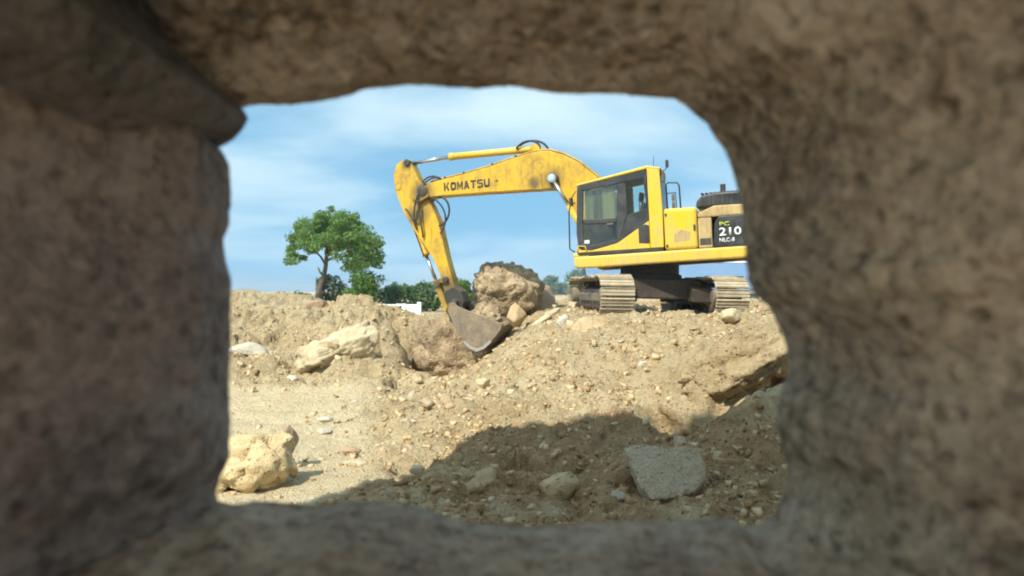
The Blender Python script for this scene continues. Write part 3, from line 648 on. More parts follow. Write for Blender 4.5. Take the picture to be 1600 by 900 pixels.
def build_upper():
    # deck with its long rounded side rails
    b = MB()
    b.prism([(1.38, 1.0), (1.38, 1.22), (-2.3, 1.235), (-2.3, 1.0), (-2.1, .99), (1.25, .965)], 1.06, 1.37, .045, 3)
    b.obj('side_rail', M_YEL, EXC)
    b = MB(); b.prism([(1.38, 1.0), (1.38, 1.22), (-2.3, 1.235), (-2.3, 1.0), (1.25, .965)], -1.36, -1.05, .045, 3); b.obj('side_rail', M_YEL, EXC)
    b = MB(); b.box(-2.25, 1.30, -1.05, 1.06, 1.02, 1.20, .01); b.box(-1.9, .9, -.55, .55, .98, 1.02); b.obj('deck', M_DARK, EXC)
    b = MB(); b.box(1.05, 1.40, .40, 1.30, 1.222, 1.30, .02, 2); b.obj('cab_step', M_YEL, EXC)
    # body behind the cab
    b = MB(); b.prism([(-.59, 1.238), (-1.27, 1.238), (-1.27, 2.10), (-.59, 2.12)], .2, 1.352, .07, 4); o = b.obj('side_door', M_YEL, EXC)
    h = MB(); h.box(-1.235, -1.19, 1.35, 1.375, 1.62, 1.74, .008); h.obj('handle', M_BLK, o)
    for zz in (1.30, 1.95):
        h = MB(); h.box(-.66, -.62, 1.35, 1.37, zz, zz + .06, .005); h.obj('hinge', M_BLK, o)
    h = MB(); h.prism([(-.78, 1.40), (-1.10, 1.42), (-1.14, 1.58), (-.96, 1.66), (-.80, 1.56)], 1.350, 1.356); h.obj('scuffed_patch', M_DUSTY, o)
    b = MB(); b.box(-1.56, -1.285, .2, 1.345, 1.24, 1.86, .02, 2); o = b.obj('dusty_door', M_DUSTY, EXC)
    h = MB(); h.box(-1.54, -1.31, 1.344, 1.352, 1.30, 1.44, .004); h.obj('grille', M_STEEL, o)
    for k in range(4):
        h = MB(); h.box(-1.53, -1.32, 1.350, 1.36, 1.315 + k * .033, 1.330 + k * .033); h.obj('slat', M_DARK, o)
    b = MB(); b.prism([(-1.285, 1.87), (-1.285, 1.97), (-1.62, 2.10), (-2.35, 2.09), (-2.35, 1.87)], -1.0, 1.33, .03, 2); b.obj('engine_cover', M_DUSTY, EXC)
    b = MB(); b.prism([(-1.565, 1.24), (-1.62, 1.72), (-1.70, 1.865), (-2.32, 1.865), (-2.32, 1.24)], .2, 1.358, .015, 2); dp = b.obj('black_side_panel', M_BLK, EXC)
    text_obj('PC', .085, .20, M_LETY, 'lettering', dp, -1.715, 1.665, 1.358, .014)
    text_obj('210', .165, .44, M_LETW, 'lettering', dp, -1.70, 1.465, 1.358, .018)
    text_obj('NLC-8', .085, .30, M_LETW, 'lettering', dp, -1.70, 1.335, 1.358, .014)
    b = MB(); b.prism([(-2.33, 1.06), (-2.33, 2.05), (-2.62, 2.03), (-2.78, 1.85), (-2.78, 1.15), (-2.70, 1.06)], -1.34, 1.36, .10, 4); b.obj('counterweight', M_YEL, EXC)
    # black grille hood on top of the engine
    b = MB(); b.prism([(-1.22, 2.12), (-1.24, 2.28), (-1.36, 2.38), (-1.60, 2.43), (-2.15, 2.43), (-2.2, 2.12)], -.55, .85, .05, 3); hd = b.obj('hood', M_BLK, EXC)
    for k in range(9):
        h = MB(); x = -1.36 - k * .09; h.box(x - .016, x + .016, .845, .870, 2.16, 2.36, .006); h.obj('slat', M_BLK, hd)
    for k in range(9):
        h = MB(); x = -1.36 - k * .09; h.box(x - .030, x + .030, -.5, .8, 2.415, 2.440, .006); h.obj('slat', M_BLK, hd)
    b = MB(); b.lathe([(.06, 2.5), (.06, 2.72), (.05, 2.73)], 'Z', 14, Matrix.Translation((-1.75, -.3, 0))); b.obj('exhaust_pipe', M_DARK, EXC)
    # far side tank and tool box
    b = MB(); b.prism([(-1.3, 1.24), (-1.3, 2.05), (.35, 2.05), (.35, 1.24)], -1.35, -.45, .06, 3); b.obj('fuel_tank', M_YEL, EXC)
    b = MB(); b.prism([(.37, 1.24), (.37, 1.75), (1.25, 1.62), (1.25, 1.24)], -1.35, -.5, .05, 3); b.obj('tool_box', M_YEL, EXC)
    b = MB(); b.prism([(-1.3, 1.22), (-1.3, 1.75), (-.2, 1.75), (.1, 1.45), (.1, 1.22)], -.44, .19, .03, 2); b.obj('pump_cover', M_DARK, EXC)
    # boom foot brackets
    for y in (-.34, .30):
        b = MB(); b.prism([(-.35, 1.2), (.75, 1.2), (.45, 1.8), (.15, 2.02), (-.1, 1.95)], y, y + .045, .01); b.obj('boom_bracket', M_YELB, EXC)

def build_cab():
    Y0, Y1 = .36, 1.31
    cab = empty('cab', (0.4, 0.85, 1.24), EXC)
    K = Matrix.Translation((-0.4, -0.85, -1.24))
    def P(mb, name, mat, label=None):
        o = mb.obj(name, mat, cab, K)
        if label: o['label'] = label
        return o
    for (ya, yb, nm) in ((Y1 - .05, Y1, 'l'), (Y0, Y0 + .05, 'r')):
        m = MB()
        m.prism([(1.28, 1.46), (1.30, 1.75), (1.24, 2.74), (1.10, 2.64), (1.145, 1.97), (1.145, 1.52)], ya, yb, .012)          # front post
        m.prism([(1.245, 2.745), (-.26, 2.985), (-.24, 2.80), (.17, 2.755), (.36, 2.735), (1.10, 2.64)], ya, yb, .012)         # head
        m.prism([(.36, 2.73), (.17, 2.75), (.17, 2.06), (.38, 1.46), (.44, 1.50), (.40, 1.98)], ya, yb, .012)                  # middle post
        m.prism([(1.14, 1.92), (1.14, 2.02), (.40, 2.00), (.40, 1.90)], ya, yb, .012)                                          # waist bar
        m.prism([(-.20, 2.80), (-.27, 2.98), (-.29, 1.90), (.39, 1.48), (.17, 2.05), (-.24, 2.15)], ya, yb, .012)              # rear frame
        m.prism([(1.28, 1.46), (1.14, 1.50), (.95, 1.45), (.44, 1.55), (.40, 1.47), (.97, 1.345), (1.22, 1.37)], ya, yb, .012)    # lower door edge
        P(m, 'door_frame', M_BLK)
        yc = (ya + yb) / 2
        m = MB(); m.prism([(1.11, 2.64), (.36, 2.735), (.40, 2.0), (1.14, 2.01)], yc - .004, yc + .004); P(m, 'window', M_GLASS)
        m = MB(); m.prism([(.175, 2.755), (-.21, 2.80), (-.245, 2.15), (.175, 2.06)], yc - .004, yc + .004); P(m, 'window', M_GLASS)
        m = MB(); m.prism([(1.145, 1.93), (.40, 1.91), (.44, 1.54), (.95, 1.44), (1.145, 1.50)], yc - .004, yc + .004); P(m, 'window', M_GLASSD, 'dark dusty lower door window')
        m = MB(); m.prism([(-.29, 1.31), (-.285, 3.0), (-.55, 2.95), (-.575, 2.1), (-.565, 1.31)], ya, yb + .012, .015, 2); P(m, 'pillar', M_YEL)
        m = MB(); m.prism([(1.30, 1.31), (1.30, 1.455), (1.22, 1.362), (.97, 1.338), (.41, 1.462), (-.282, 1.892), (-.282, 1.31)], ya, yb + .01, .008); P(m, 'lower_panel', M_YEL)
    m = MB(); m.prism([(-.05, 1.775), (-.05, 1.43), (-.275, 1.41), (-.275, 1.79), (-.2, 1.82)], Y1 + .008, Y1 + .02, .004); P(m, 'vent', M_BLK)
    for k in range(5):
        m = MB(); m.box(-.26, -.07, Y1 + .018, Y1 + .028, 1.45 + k * .06, 1.475 + k * .06); P(m, 'slat', M_DARK)
    m = MB(); m.prism([(1.245, 2.755), (1.27, 2.80), (-.30, 3.06), (-.58, 2.99), (-.555, 2.945), (-.28, 2.99)], Y0 - .01, Y1 + .012, .02, 2); P(m, 'roof', M_YEL)
    m = MB(); m.box(-.56, 1.28, Y0, Y1, 1.24, 1.31, .01); P(m, 'floor', M_BLK)
    # windscreen and rear window
    m = MB(); m.prism([(1.285, 1.46), (1.30, 1.46), (1.245, 2.74), (1.23, 2.74)], Y0 + .05, Y1 - .05); P(m, 'windscreen', M_GLASS)
    m = MB(); m.prism([(1.27, 1.31), (1.31, 1.31), (1.31, 1.46), (1.27, 1.46)], Y0 + .05, Y1 - .05); P(m, 'front_panel', M_BLK)
    m = MB(); m.box(-.575, -.56, Y0 + .05, Y1 - .05, 1.31, 2.12); P(m, 'rear_panel', M_BLK)
    m = MB(); m.box(-.57, -.55, Y0 + .05, Y1 - .05, 2.84, 2.95); P(m, 'rear_header', M_BLK)
    m = MB(); m.box(-.565, -.557, Y0 + .05, Y1 - .05, 2.12, 2.84); P(m, 'window', M_GLASSD, 'dark rear cab window')
    # operator's seat and console
    m = MB(); m.prism([(.35, 1.62), (.35, 1.74), (-.12, 1.74), (-.12, 1.62)], .58, 1.08, .04, 3)
    m.prism([(-.08, 1.70), (.03, 1.72), (-.10, 2.34), (-.20, 2.30)], .60, 1.06, .04, 3)
    m.prism([(-.10, 2.34), (-.02, 2.36), (-.05, 2.56), (-.14, 2.54)], .70, .96, .03, 3)
    m.box(-.1, .3, .65, 1.0, 1.31, 1.63); P(m, 'seat', M_SEAT)
    m = MB(); m.box(.0, .55, .44, .56, 1.31, 1.92, .02); m.box(.0, .55, 1.10, 1.2, 1.31, 1.92, .02); m.tube([(.5, 1.15, 1.9), (.53, 1.15, 2.1)], .02); m.tube([(.5, .5, 1.9), (.53, .5, 2.1)], .02); P(m, 'console', M_SEAT)
    for xa, xb in ((.46, .72), (.79, .85), (.92, 1.10)):
        n_ = 25; top_ = [(xa + (xb - xa) * k / n_, 1.19 + .022 * math.sin(k * 1.9)) for k in range(n_ + 1)]
        V = [(x, y, 2.66) for x, y in top_] + [(x, y, 1.96) for x, y in top_] + [(x, y + .004, 2.66) for x, y in top_] + [(x, y + .004, 1.96) for x, y in top_]
        a_ = n_ + 1; Fc = [(k, k + 1, a_ + k + 1, a_ + k) for k in range(n_)] + [(2 * a_ + k, 3 * a_ + k, 3 * a_ + k + 1, 2 * a_ + k + 1) for k in range(n_)]
        o = link('curtain', mesh_from('curtain', V, Fc, M_CURT), cab); o.matrix_local = K
    m = MB(); m.box(1.13, 1.02, Y1 - .012, Y1 + .003, 1.50, 1.57); P(m, 'sticker', M_STICK)
    m = MB(); m.box(.48, .62, Y1 + .001, Y1 + .02, 1.87, 1.90); P(m, 'door_handle', M_STEEL)
    # rails, mirrors, lamps round the cab
    m = MB(); m.tube([(1.30, Y1 - .04, 2.40), (1.39, Y1 + .02, 2.39), (1.44, Y1 + .02, 2.2), (1.46, Y1 + .02, 1.40), (1.36, Y1 - .02, 1.33)], .016, 8); P(m, 'handrail', M_BLK)
    m = MB(); m.box(1.36, 1.42, Y1 - .1, Y1 + .06, 2.34, 2.52, .02, 2); m.tube([(1.27, Y1 - .03, 2.66), (1.38, Y1, 2.5)], .012, 6); P(m, 'mirror', M_BLK)
    m = MB(); m.tube([(1.30, Y1 + .005, 1.30), (1.26, Y1 + .02, 1.45), (1.12, Y1 + .02, 1.44), (1.08, Y1 + .005, 1.30)], .014, 8); P(m, 'grab_loop', M_YEL)
    m = MB(); m.box(-.62, -.59, 1.0, 1.28, 2.70, 2.93, .01); P(m, 'rear_lamp_bracket', M_STEEL)
    return cab

def build_rails():
    m = MB(); m.tube([(-.68, 1.30, 2.10), (-.67, 1.30, 2.62), (-.72, 1.30, 2.66), (-.90, 1.30, 2.64), (-.94, 1.30, 2.58), (-.95, 1.30, 2.10)], .017, 8); m.obj('handrail', M_BLK, EXC)
    m = MB(); m.tube([(-.80, 1.25, 2.1), (-.80, 1.25, 2.3)], .03, 8); m.box(-.83, -.77, 1.21, 1.29, 2.28, 2.42, .015); m.obj('filler_neck', M_STEEL, EXC)
    m = MB(); m.tube([(-.62, 1.25, 2.92), (-.68, 1.27, 2.95), (-.70, 1.28, 3.02)], .010, 6); m.box(-.74, -.68, 1.23, 1.31, 2.98, 3.14, .012); m.obj('work_lamp', M_BLK, EXC)
    m = MB(); m.tube([(-.42, 1.2, 3.03), (-.43, 1.2, 3.28)], .006, 6); m.obj('antenna', M_BLK, EXC)
    m = MB(); m.tube([(-.60, -1.30, 2.05), (-.6, -1.30, 2.75), (.28, -1.30, 2.75), (.30, -1.30, 2.05)], .018, 8); m.obj('handrail', M_BLK, EXC)

def build_front():
    # boom, drawn in the plane of the arm
    BT = [(.15, 2.05), (.55, 2.55), (1.04, 3.12), (1.40, 3.45), (1.77, 3.68), (2.10, 3.80), (2.35, 3.82), (2.62, 3.79), (3.02, 3.71), (3.68, 3.56), (4.34, 3.45), (4.86, 3.38), (5.36, 3.30)]
    BB = [(5.50, 3.18), (5.48, 3.05), (5.30, 2.98), (4.71, 2.98), (3.71, 2.96), (2.74, 2.93), (2.12, 2.91), (1.90, 2.80), (1.67, 2.50), (1.45, 2.14), (1.10, 1.72), (.55, 1.62), (.1, 1.78)]
    m = MB(); m.prism(BT + BB, -.25, .25, .018, 2); boom = m.obj('boom', M_YELB, EXC)
    block_letters(boom, 4.81, 3.085, 1.22, .205, .250)
    text_obj('-8', .05, .10, M_LETTER, 'lettering', boom, 3.50, 3.19, .250, .01)
    m = MB(); m.prism([(2.55, 2.92), (2.62, 3.30), (2.45, 3.42), (2.33, 3.30), (2.30, 2.915)], .250, .268, .006); m.obj('stiffener_plate', M_YELB, boom)
    m = MB(); m.lathe([(.05, -.40), (.12, -.38), (.12, .38), (.05, .40)], 'Y', 18, Matrix.Translation((2.02, 0, 3.12))); m.obj('pin', M_DARK, boom)
    m = MB(); m.lathe([(.05, -.33), (.13, -.31), (.13, .31), (.05, .33)], 'Y', 18, Matrix.Translation((5.38, 0, 3.14))); m.obj('pin', M_DARK, boom)
    for x in (2.95, 3.55, 4.30, 4.80):                                   # pipe clamps on the top plate
        zt = float(np.interp(x, [p[0] for p in BT], [p[1] for p in BT]))
        m = MB(); m.box(x - .03, x + .03, -.2, .2, zt - .01, zt + .07, .01); m.obj('pipe_clamp', M_DARK, boom)
    for y in (-.14, -.07, .10, .17):
        m = MB(); m.tube([(x, y, float(np.interp(x, [p[0] for p in BT], [p[1] for p in BT])) + .04) for x in (.6, 1.04, 1.4, 1.77, 2.1, 2.4, 2.7, 3.1, 3.7, 4.3, 4.9, 5.2)], .020, 7)
        m.obj('hydraulic_pipe', M_YELB if y > 0 else M_STEEL, boom)
    m = MB(); m.prism([(2.50, 3.76), (2.62, 3.98), (2.44, 4.02), (2.18, 3.80)], -.14, -.06, .01); m.prism([(2.50, 3.76), (2.62, 3.98), (2.44, 4.02), (2.18, 3.80)], .06, .14, .01); m.obj('cylinder_bracket', M_YELB, boom)
    # boom cylinders
    for y in (-.42, .42):
        a, b = Vector((2.02, y, 3.12)), Vector((1.05, y, 1.38))
        m = MB(); m.tube([b, b.lerp(a, .62)], .085, 16); m.lathe([(.06, -.06), (.10, -.055), (.10, .055), (.06, .06)], 'Y', 14, Matrix.Translation(b)); c = m.obj('boom_cylinder', M_YELB, EXC)
        m = MB(); m.tube([b.lerp(a, .6), a], .045, 12); m.lathe([(.05, -.05), (.10, -.045), (.10, .045), (.05, .05)], 'Y', 14, Matrix.Translation(a)); m.obj('cylinder_rod', M_CHROME, c)
    # arm cylinder on top of the boom
    a, b, e = Vector((2.50, 0, 3.93)), Vector((4.72, 0, 3.96)), Vector((5.80, 0, 3.90))
    m = MB(); m.tube([a, a.lerp(b, .02), b.lerp(a, .05), b.lerp(a, .045), b], [.10, .085, .085, .10, .10], 18); c = m.obj('arm_cylinder', M_YEL, EXC)
    m = MB(); m.tube([b.lerp(a, .01), e], .048, 12); m.lathe([(.05, -.06), (.09, -.055), (.09, .055), (.05, .06)], 'Y', 14, Matrix.Translation(e)); m.obj('cylinder_rod', M_CHROME, c)
    # arm
    A = [(5.93, 3.98), (6.10, 3.88), (6.20, 3.62), (6.16, 3.19), (5.95, 2.62), (5.62, 2.05), (5.24, 1.50), (5.05, 1.04), (4.93, .42), (4.80, .20), (4.58, .18), (4.54, .34), (4.72, .86), (4.87, 1.5), (5.03, 2.37), (5.20, 2.76), (5.30, 2.98), (5.44, 3.28), (5.62, 3.72), (5.74, 3.92)]
    m = MB(); m.prism(A, -.16, .18, .016, 2); arm = m.obj('arm', M_YELB, EXC)
    for y in (-.29, .245):
        m = MB(); m.prism([(5.22, 2.98), (5.50, 2.86), (5.72, 3.02), (5.70, 3.42), (5.45, 3.42), (5.25, 3.22)], y, y + .045, .01); m.obj('boom_fork', M_YELB, arm)
    m = MB(); m.lathe([(.05, -.24), (.08, -.23), (.08, .23), (.05, .24)], 'Y', 14, Matrix.Translation((5.80, 0, 3.90))); m.obj('pin', M_DARK, arm)
    m = MB(); m.lathe([(.05, -.34), (.10, -.32), (.10, .32), (.05, .34)], 'Y', 14, Matrix.Translation((4.68, 0, .33))); m.obj('pin', M_DARK, arm)
    m = MB(); m.lathe([(.04, -.27), (.075, -.26), (.075, .26), (.04, .27)], 'Y', 14, Matrix.Translation((4.90, 0, .92))); m.obj('pin', M_DARK, arm)
    m = MB(); m.prism([(4.99, .62), (4.95, .40), (4.82, .16), (4.57, .14), (4.43, .35), (4.52, .62), (4.70, .74)], -.205, .205, .02, 2); m.obj('arm_end_boss', M_DARK, arm)
    # hoses looping at the boom tip
    def hose(p, r=.022): m = MB(); m.tube(bez(p), r, 7); m.obj('hose', M_RUBBER, arm)
    def bez(p, n=18):
        P = [Vector(q) for q in p]; out = []
        for i in range(n + 1):
            t = i / n; Q = P[:]
            while len(Q) > 1: Q = [a.lerp(b, t) for a, b in zip(Q, Q[1:])]
            out.append(Q[0])
        return out
    hose([(4.9, .17, 3.40), (5.25, .30, 3.62), (5.6, .34, 3.1), (5.75, .27, 2.5), (5.60, .22, 2.2)])
    hose([(4.9, .10, 3.40), (5.35, .26, 3.75), (5.75, .36, 3.2), (5.35, .33, 2.2), (5.45, .22, 2.0)])
    hose([(5.0, .2, 2.98), (4.62, .24, 2.95), (4.60, .24, 2.35), (5.0, .22, 2.25)], .026)
    hose([(5.15, .26, 2.96), (4.72, .28, 2.72), (4.72, .28, 2.30), (4.98, .22, 2.05)], .022)
    hose([(5.5, .27, 2.9), (5.35, .30, 2.5), (5.75, .30, 2.2), (5.70, .24, 2.6), (5.9, .2, 2.75)], .022)
    for pts in ([(2.35, .12, 3.84), (2.30, .12, 4.12), (2.75, .12, 4.22), (2.95, .12, 3.95)], [(2.20, -.1, 3.84), (2.25, -.1, 4.20), (2.85, -.1, 4.25), (2.98, -.1, 3.98)]):
        m = MB(); m.tube(bez(pts), .026, 8); m.obj('hose', M_RUBBER, boom)
    # bucket cylinder along the outside of the arm
    a, b, e = Vector((6.08, 0, 3.30)), Vector((5.48, 0, 1.55)), Vector((5.23, 0, .86))
    m = MB(); m.tube([a, b.lerp(a, .05), b.lerp(a, .045), b], [.08, .08, .095, .095], 16); m.lathe([(.05, -.2), (.08, -.19), (.08, .19), (.05, .2)], 'Y', 14, Matrix.Translation(a)); c = m.obj('bucket_cylinder', M_YELB, EXC)
    for y in (-.115, .115):
        m = MB(); m.tube([a.lerp(b, .05) + Vector((.02, y, 0)), b + Vector((.02, y, 0))], .014, 6); m.obj('hydraulic_pipe', M_DARK, c)
    m = MB(); m.tube([b.lerp(a, .01), e], .045, 12); m.obj('cylinder_rod', M_CHROME, c)
    for y in (-.25, .215):
        m = MB(); m.prism([(5.17, .90), (5.29, .86), (4.99, .84), (4.90, .85), (4.86, .95), (4.94, 1.0)], y, y + .035, .006); m.obj('bucket_link', M_YELB, EXC)
    m = MB(); m.prism([(5.14, .92), (5.30, .92), (5.12, .42), (4.98, .06), (4.86, .02), (4.86, .14), (4.98, .48)], -.13, .13, .015, 2); m.obj('bucket_link', M_YELB, EXC)
    # bucket, curled with the teeth towards the tracks
    SIDE = [(4.70, .34), (4.58, .36), (4.44, .24), (4.12, .10), (3.72, -.06), (3.36, -.20), (3.42, -.35), (3.67, -.62), (3.86, -.76), (4.03, -.82), (4.20, -.76), (4.36, -.60), (4.52, -.36), (4.64, -.08), (4.74, .16)]
    bk = empty('bucket', (4.4, 0, 0), EXC); K = Matrix.Translation((-4.4, 0, 0))
    for y in (-.50, .53):
        m = MB(); m.prism(SIDE, y, y + .03, .006); m.obj('side_plate', M_MUD, bk, K)
    shell = SIDE[5:]
    m = MB()
    inn = [(p[0] * .955 + 4.1 * .045, p[1] * .955 - .15 * .045) for p in shell]
    m.prism(shell + inn[::-1], -.47, .53, .004); m.obj('shell', M_MUD, bk, K)
    for y in (-.22, .17):
        m = MB(); m.prism([(4.80, .40), (4.95, .14), (4.82, -.02), (4.60, -.22), (4.40, .0), (4.52, .38), (4.66, .46)], y, y + .05, .008); m.obj('bucket_ear', M_DARK, bk, K)
    m = MB(); m.prism([(4.38, -.60), (4.22, -.77), (4.03, -.845), (3.84, -.78), (3.65, -.63), (3.70, -.58), (3.87, -.72), (4.03, -.77), (4.18, -.71), (4.33, -.58)], .56, .58, .005); m.obj('wear_strip', M_STICKS, bk, K)
    for k in range(5):
        y = -.42 + k * .22
        m = MB(); m.prism([(3.42, -.17), (3.42, -.29), (3.28, -.24), (3.12, -.12), (3.14, -.10)], y - .045, y + .045, .008); m.obj('tooth', M_MUD, bk, K)
M_MUD = paint_mat('muddy_steel', (0.17, 0.135, 0.10), dirt=(0.40, 0.295, 0.17), amount=1.0, rough=0.7, scale=2.2)
M_STICKS = paint_mat('bright_worn_steel', (0.34, 0.33, 0.31), dirt=(0.32, 0.26, 0.18), amount=0.5, rough=0.45)
build_upper(); build_cab(); build_rails(); build_front()

# ---------------------------------------------------------------- rocks
def ico(sub):
    b = bmesh.new(); bmesh.ops.create_icosphere(b, subdivisions=sub, radius=1.0); b.verts.ensure_lookup_table()
    v = np.array([x.co[:] for x in b.verts]); f = np.array([[q.index for q in p.verts] for p in b.faces]); b.free(); return v, f
ICO = {k: ico(k) for k in (1, 2, 3, 4, 5)}
def rock_shape(seed, sub=3, planes=14, rough=0.08, soft=.25, lo=.5, hi=.95):
    rs = np.random.RandomState(seed); v, f = ICO[sub]
    nn = rs.randn(planes, 3); nn /= np.linalg.norm(nn, axis=1)[:, None]; off = rs.uniform(lo, hi, planes)
    dots = v @ nn.T
    r = np.min(np.where(dots > .05, off / np.maximum(dots, .05), 9), axis=1); r = np.minimum(r, 1.15)
    r = r * (1 - soft) + soft * .85
    p = v * r[:, None]
    p = p + v * (rough * (fbm(p * 1.6 + seed, 4, .6) * 1.6 + .6 * fbm(p * 6 + seed, 3, .6)))[:, None]
    return p, f
def boulder(name, label, px, py, d, size, mat, seed, rot=(0, 0, 0), cat='rock', sub=4, rough=.1, planes=14, soft=.25, group=None, post=None, drop=None):
    """size in metres (x, y, z); px,py: the middle of its foot line in the photograph"""
    p, f = rock_shape(seed, sub, planes, rough, soft)
    p = p * np.array(size) * .5
    if post is not None: p = post(p)
    Mr = np.array((Matrix.Rotation(rot[2], 3, 'Z') @ Matrix.Rotation(rot[1], 3, 'Y') @ Matrix.Rotation(rot[0], 3, 'X')))
    p = p @ Mr.T
    c = at(px, py, d)
    zlo = p[:, 2].min()
    base = c.z if drop is None else gz(c.x, c.y) - drop
    p[:, 2] -= zlo
    me = mesh_from(name, p, f, mat, False)
    o = link(name, me); o.location = (c.x, c.y, base)
    tag(o, label, cat, group); return o
def px2m(n, d): return n / FPX * d
def clods(size, amp, seed, k=4.0, kamp=.04, tilt=.35, crack=.5):
    """a mass of clods stuck together: cellular lumps with dark cracks between"""
    def fn(p):
        rs = np.random.RandomState(seed); lo, hi = p.min(0) - size, p.max(0) + size
        n = int(np.prod((hi - lo) / size)); q = lo + rs.rand(n, 3) * (hi - lo); r_ = rs.rand(n); t_ = rs.randn(n, 3) * tilt
        pw = p + .18 * size * np.c_[fbm(p * 4 + 1, 2), fbm(p * 4 + 9, 2), fbm(p * 4 + 17, 2)]
        d = np.sqrt(((pw[:, None] - q[None]) ** 2).sum(-1)); ix = np.argsort(d, 1)[:, :2]
        f1 = np.take_along_axis(d, ix[:, :1], 1)[:, 0]; f2 = np.take_along_axis(d, ix[:, 1:2], 1)[:, 0]
        g = amp * (r_[ix[:, 0]] - .4) + (t_[ix[:, 0]] * (pw - q[ix[:, 0]])).sum(1) - amp * crack * (1 - np.clip((f2 - f1) / (.3 * size), 0, 1)) + kamp * fbm(p * k * 3, 3, .6)
        nn = p / (np.linalg.norm(p, axis=1)[:, None] + 1e-6)
        return p + nn * g[:, None]
    return fn
def crumbly(k, amp, seed):
    def fn(p):
        n = np.linalg.norm(p, axis=1)[:, None] + 1e-6
        return p + p / n * (amp * fbm(p * k + seed, 4, .65) + amp * .6 * np.abs(fbm(p * k * 2.7 + seed, 3, .6)))[:, None]
    return fn
def slab(name, label, pts, d, thick, mat, seed, tilt, nrm_n=26):
    """a flat broken plate: its outline as seen, leaning back by tilt"""
    P0 = np.array(pts, float); cx, cy = P0.mean(0); c = at(cx, cy, d); s = d / FPX
    o = outline(np.r_[P0, P0[:1]], 4)[:-1]; rs = np.random.RandomState(seed)
    o = o + rs.randn(len(o), 2) * .5
    X = (o[:, 0] - cx) * s; U = -(o[:, 1] - cy) * s / math.cos(tilt)
    rings = []; n = len(o)
    for f, zz in ((.0, 0), (.35, 0), (.7, 0), (.93, 0), (1.0, -.012), (1.0, -thick * .6), (.97, -thick)):
        q = np.c_[X * f, U * f, np.full(n, zz)]; q[:, 2] += .010 * fbm(q * 9 + seed, 3) + .006 * fbm(q * 30 + seed, 2); rings.append(q)
    V = np.concatenate(rings); F = []
    for k in range(len(rings) - 1):
        for i in range(n): F.append((k * n + i, k * n + (i + 1) % n, (k + 1) * n + (i + 1) % n, (k + 1) * n + i))
    F.append(tuple(range((len(rings) - 1) * n, len(rings) * n)))
    Mx = Matrix.Rotation(math.pi / 2 - tilt, 4, 'X')
    V = np.array([Mx @ Vector(v) for v in V])
    me = mesh_from(name, V, F, mat); b = bmesh.new(); b.from_mesh(me); bmesh.ops.remove_doubles(b, verts=b.verts, dist=1e-5); bmesh.ops.recalc_face_normals(b, faces=b.faces); b.to_mesh(me); b.free()
    ob = link(name, me); ob.location = c - Vector((0, 0, .035)); return tag(ob, label, 'slab')
boulder('boulder', 'huge crumbly tan boulder standing behind the excavator bucket', 788, 522, 20.6, (2.75, 1.9, 2.15), M_CRUMB, 11, (0, R(8), R(20)), 'boulder', 5, .06, 16, .3, post=clods(.22, .11, 4, 4, .08, .16, .8))
boulder('boulder', 'dark wedge added as the shaded right side of the huge crumbly boulder', 843, 506, 21.4, (1.0, 1.0, 1.15), M_RUST, 17, (0, R(30), R(30)), 'boulder', 4, .08)  # separate dark mass standing in for the boulder's shaded face
boulder('earth_bank', 'overhanging bank of brown earth beside the right edge of the opening', 1168, 652, 10.15, (2.5, 1.6, 1.10), M_GROUND, 121, (R(-12), R(-21), R(4)), 'bank', 5, .08, 18, .35, post=clods(.24, .08, 13, 5, .07, .12, .7))
boulder('earth_clod', 'clod of brown earth heaped in the excavator bucket', 764, 512, 18.55, (.95, .75, .52), M_CRUMB, 19, (0, R(14), R(-18)), 'earth', 4, .1, post=clods(.16, .08, 3))
boulder('boulder', 'broad brown block of rock lying under the raised arm, shaded on its right', 705, 602, 19.7, (3.2, 1.5, 1.9), M_CRUMB, 23, (0, R(10), R(-8)), 'boulder', 5, .05, 9, .0, post=clods(.55, .10, 9, 4, .06, .22, .35))
boulder('boulder', 'tan boulder with pale flat top at the lower left beside the opening', 385, 768, 7.6, (1.0, .75, .60), M_PALETAN, 37, (0, R(-12), R(12)), 'boulder', 5, .06, 10, .15, post=clods(.22, .028, 2, 6, .015))
boulder('rock', 'small reddish brown rock perched behind the lower left boulder', 448, 712, 8.3, (.26, .26, .36), M_RUST, 41, (0, 0, .5), sub=4)
boulder('rock_slab', 'long cream limestone slab jutting from the left bank', 530, 606, 17.0, (2.5, 1.5, .95), M_CREAM, 52, (R(24), R(-27), R(6)), 'slab', 5, .05, 9, .08, post=clods(.45, .10, 5, 4, .07, .3, .5))
boulder('rock_slab', 'pale narrow slab leaning below the huge crumbly boulder', 850, 512, 16.4, (.72, .35, .16), M_CREAM, 57, (0, R(-32), R(8)), 'slab', 4, .05, 8, .1)
boulder('rock', 'round white stone left of the excavator tracks', 880, 518, 14.6, (.36, .34, .36), M_WHITE, 61)
boulder('rock', 'smooth tan rock wedged beneath the near track end', 928, 545, 14.2, (.95, .6, .72), M_TAN, 63, (0, R(10), .3), sub=4, rough=.05, soft=.5)
boulder('rock', 'chalky white lump on the slope below the leaning slab', 842, 566, 13.6, (.42, .36, .28), M_WHITE, 66)
slab('rock_slab', 'flat grey slab lying tilted in the shaded foreground', [(981,700),(1010,695),(1048,700),(1075,697),(1099,702),(1104,722),(1096,738),(1078,750),(1050,757),(1010,760),(995,745)], 7.15, .13, M_GREY, 71, R(54))
boulder('rock', 'yellowish rock at the mouth of the bucket', 806, 512, 17.0, (.55, .5, .62), M_TAN, 113, (0, .2, .3), sub=4)
boulder('rock', 'white stone just left of the flat grey slab', 968, 786, 6.95, (.16, .13, .13), M_WHITE, 73)
boulder('rock', 'pale upright stone to the right of the flat grey slab', 1121, 732, 7.8, (.14, .13, .19), M_CREAM, 75)
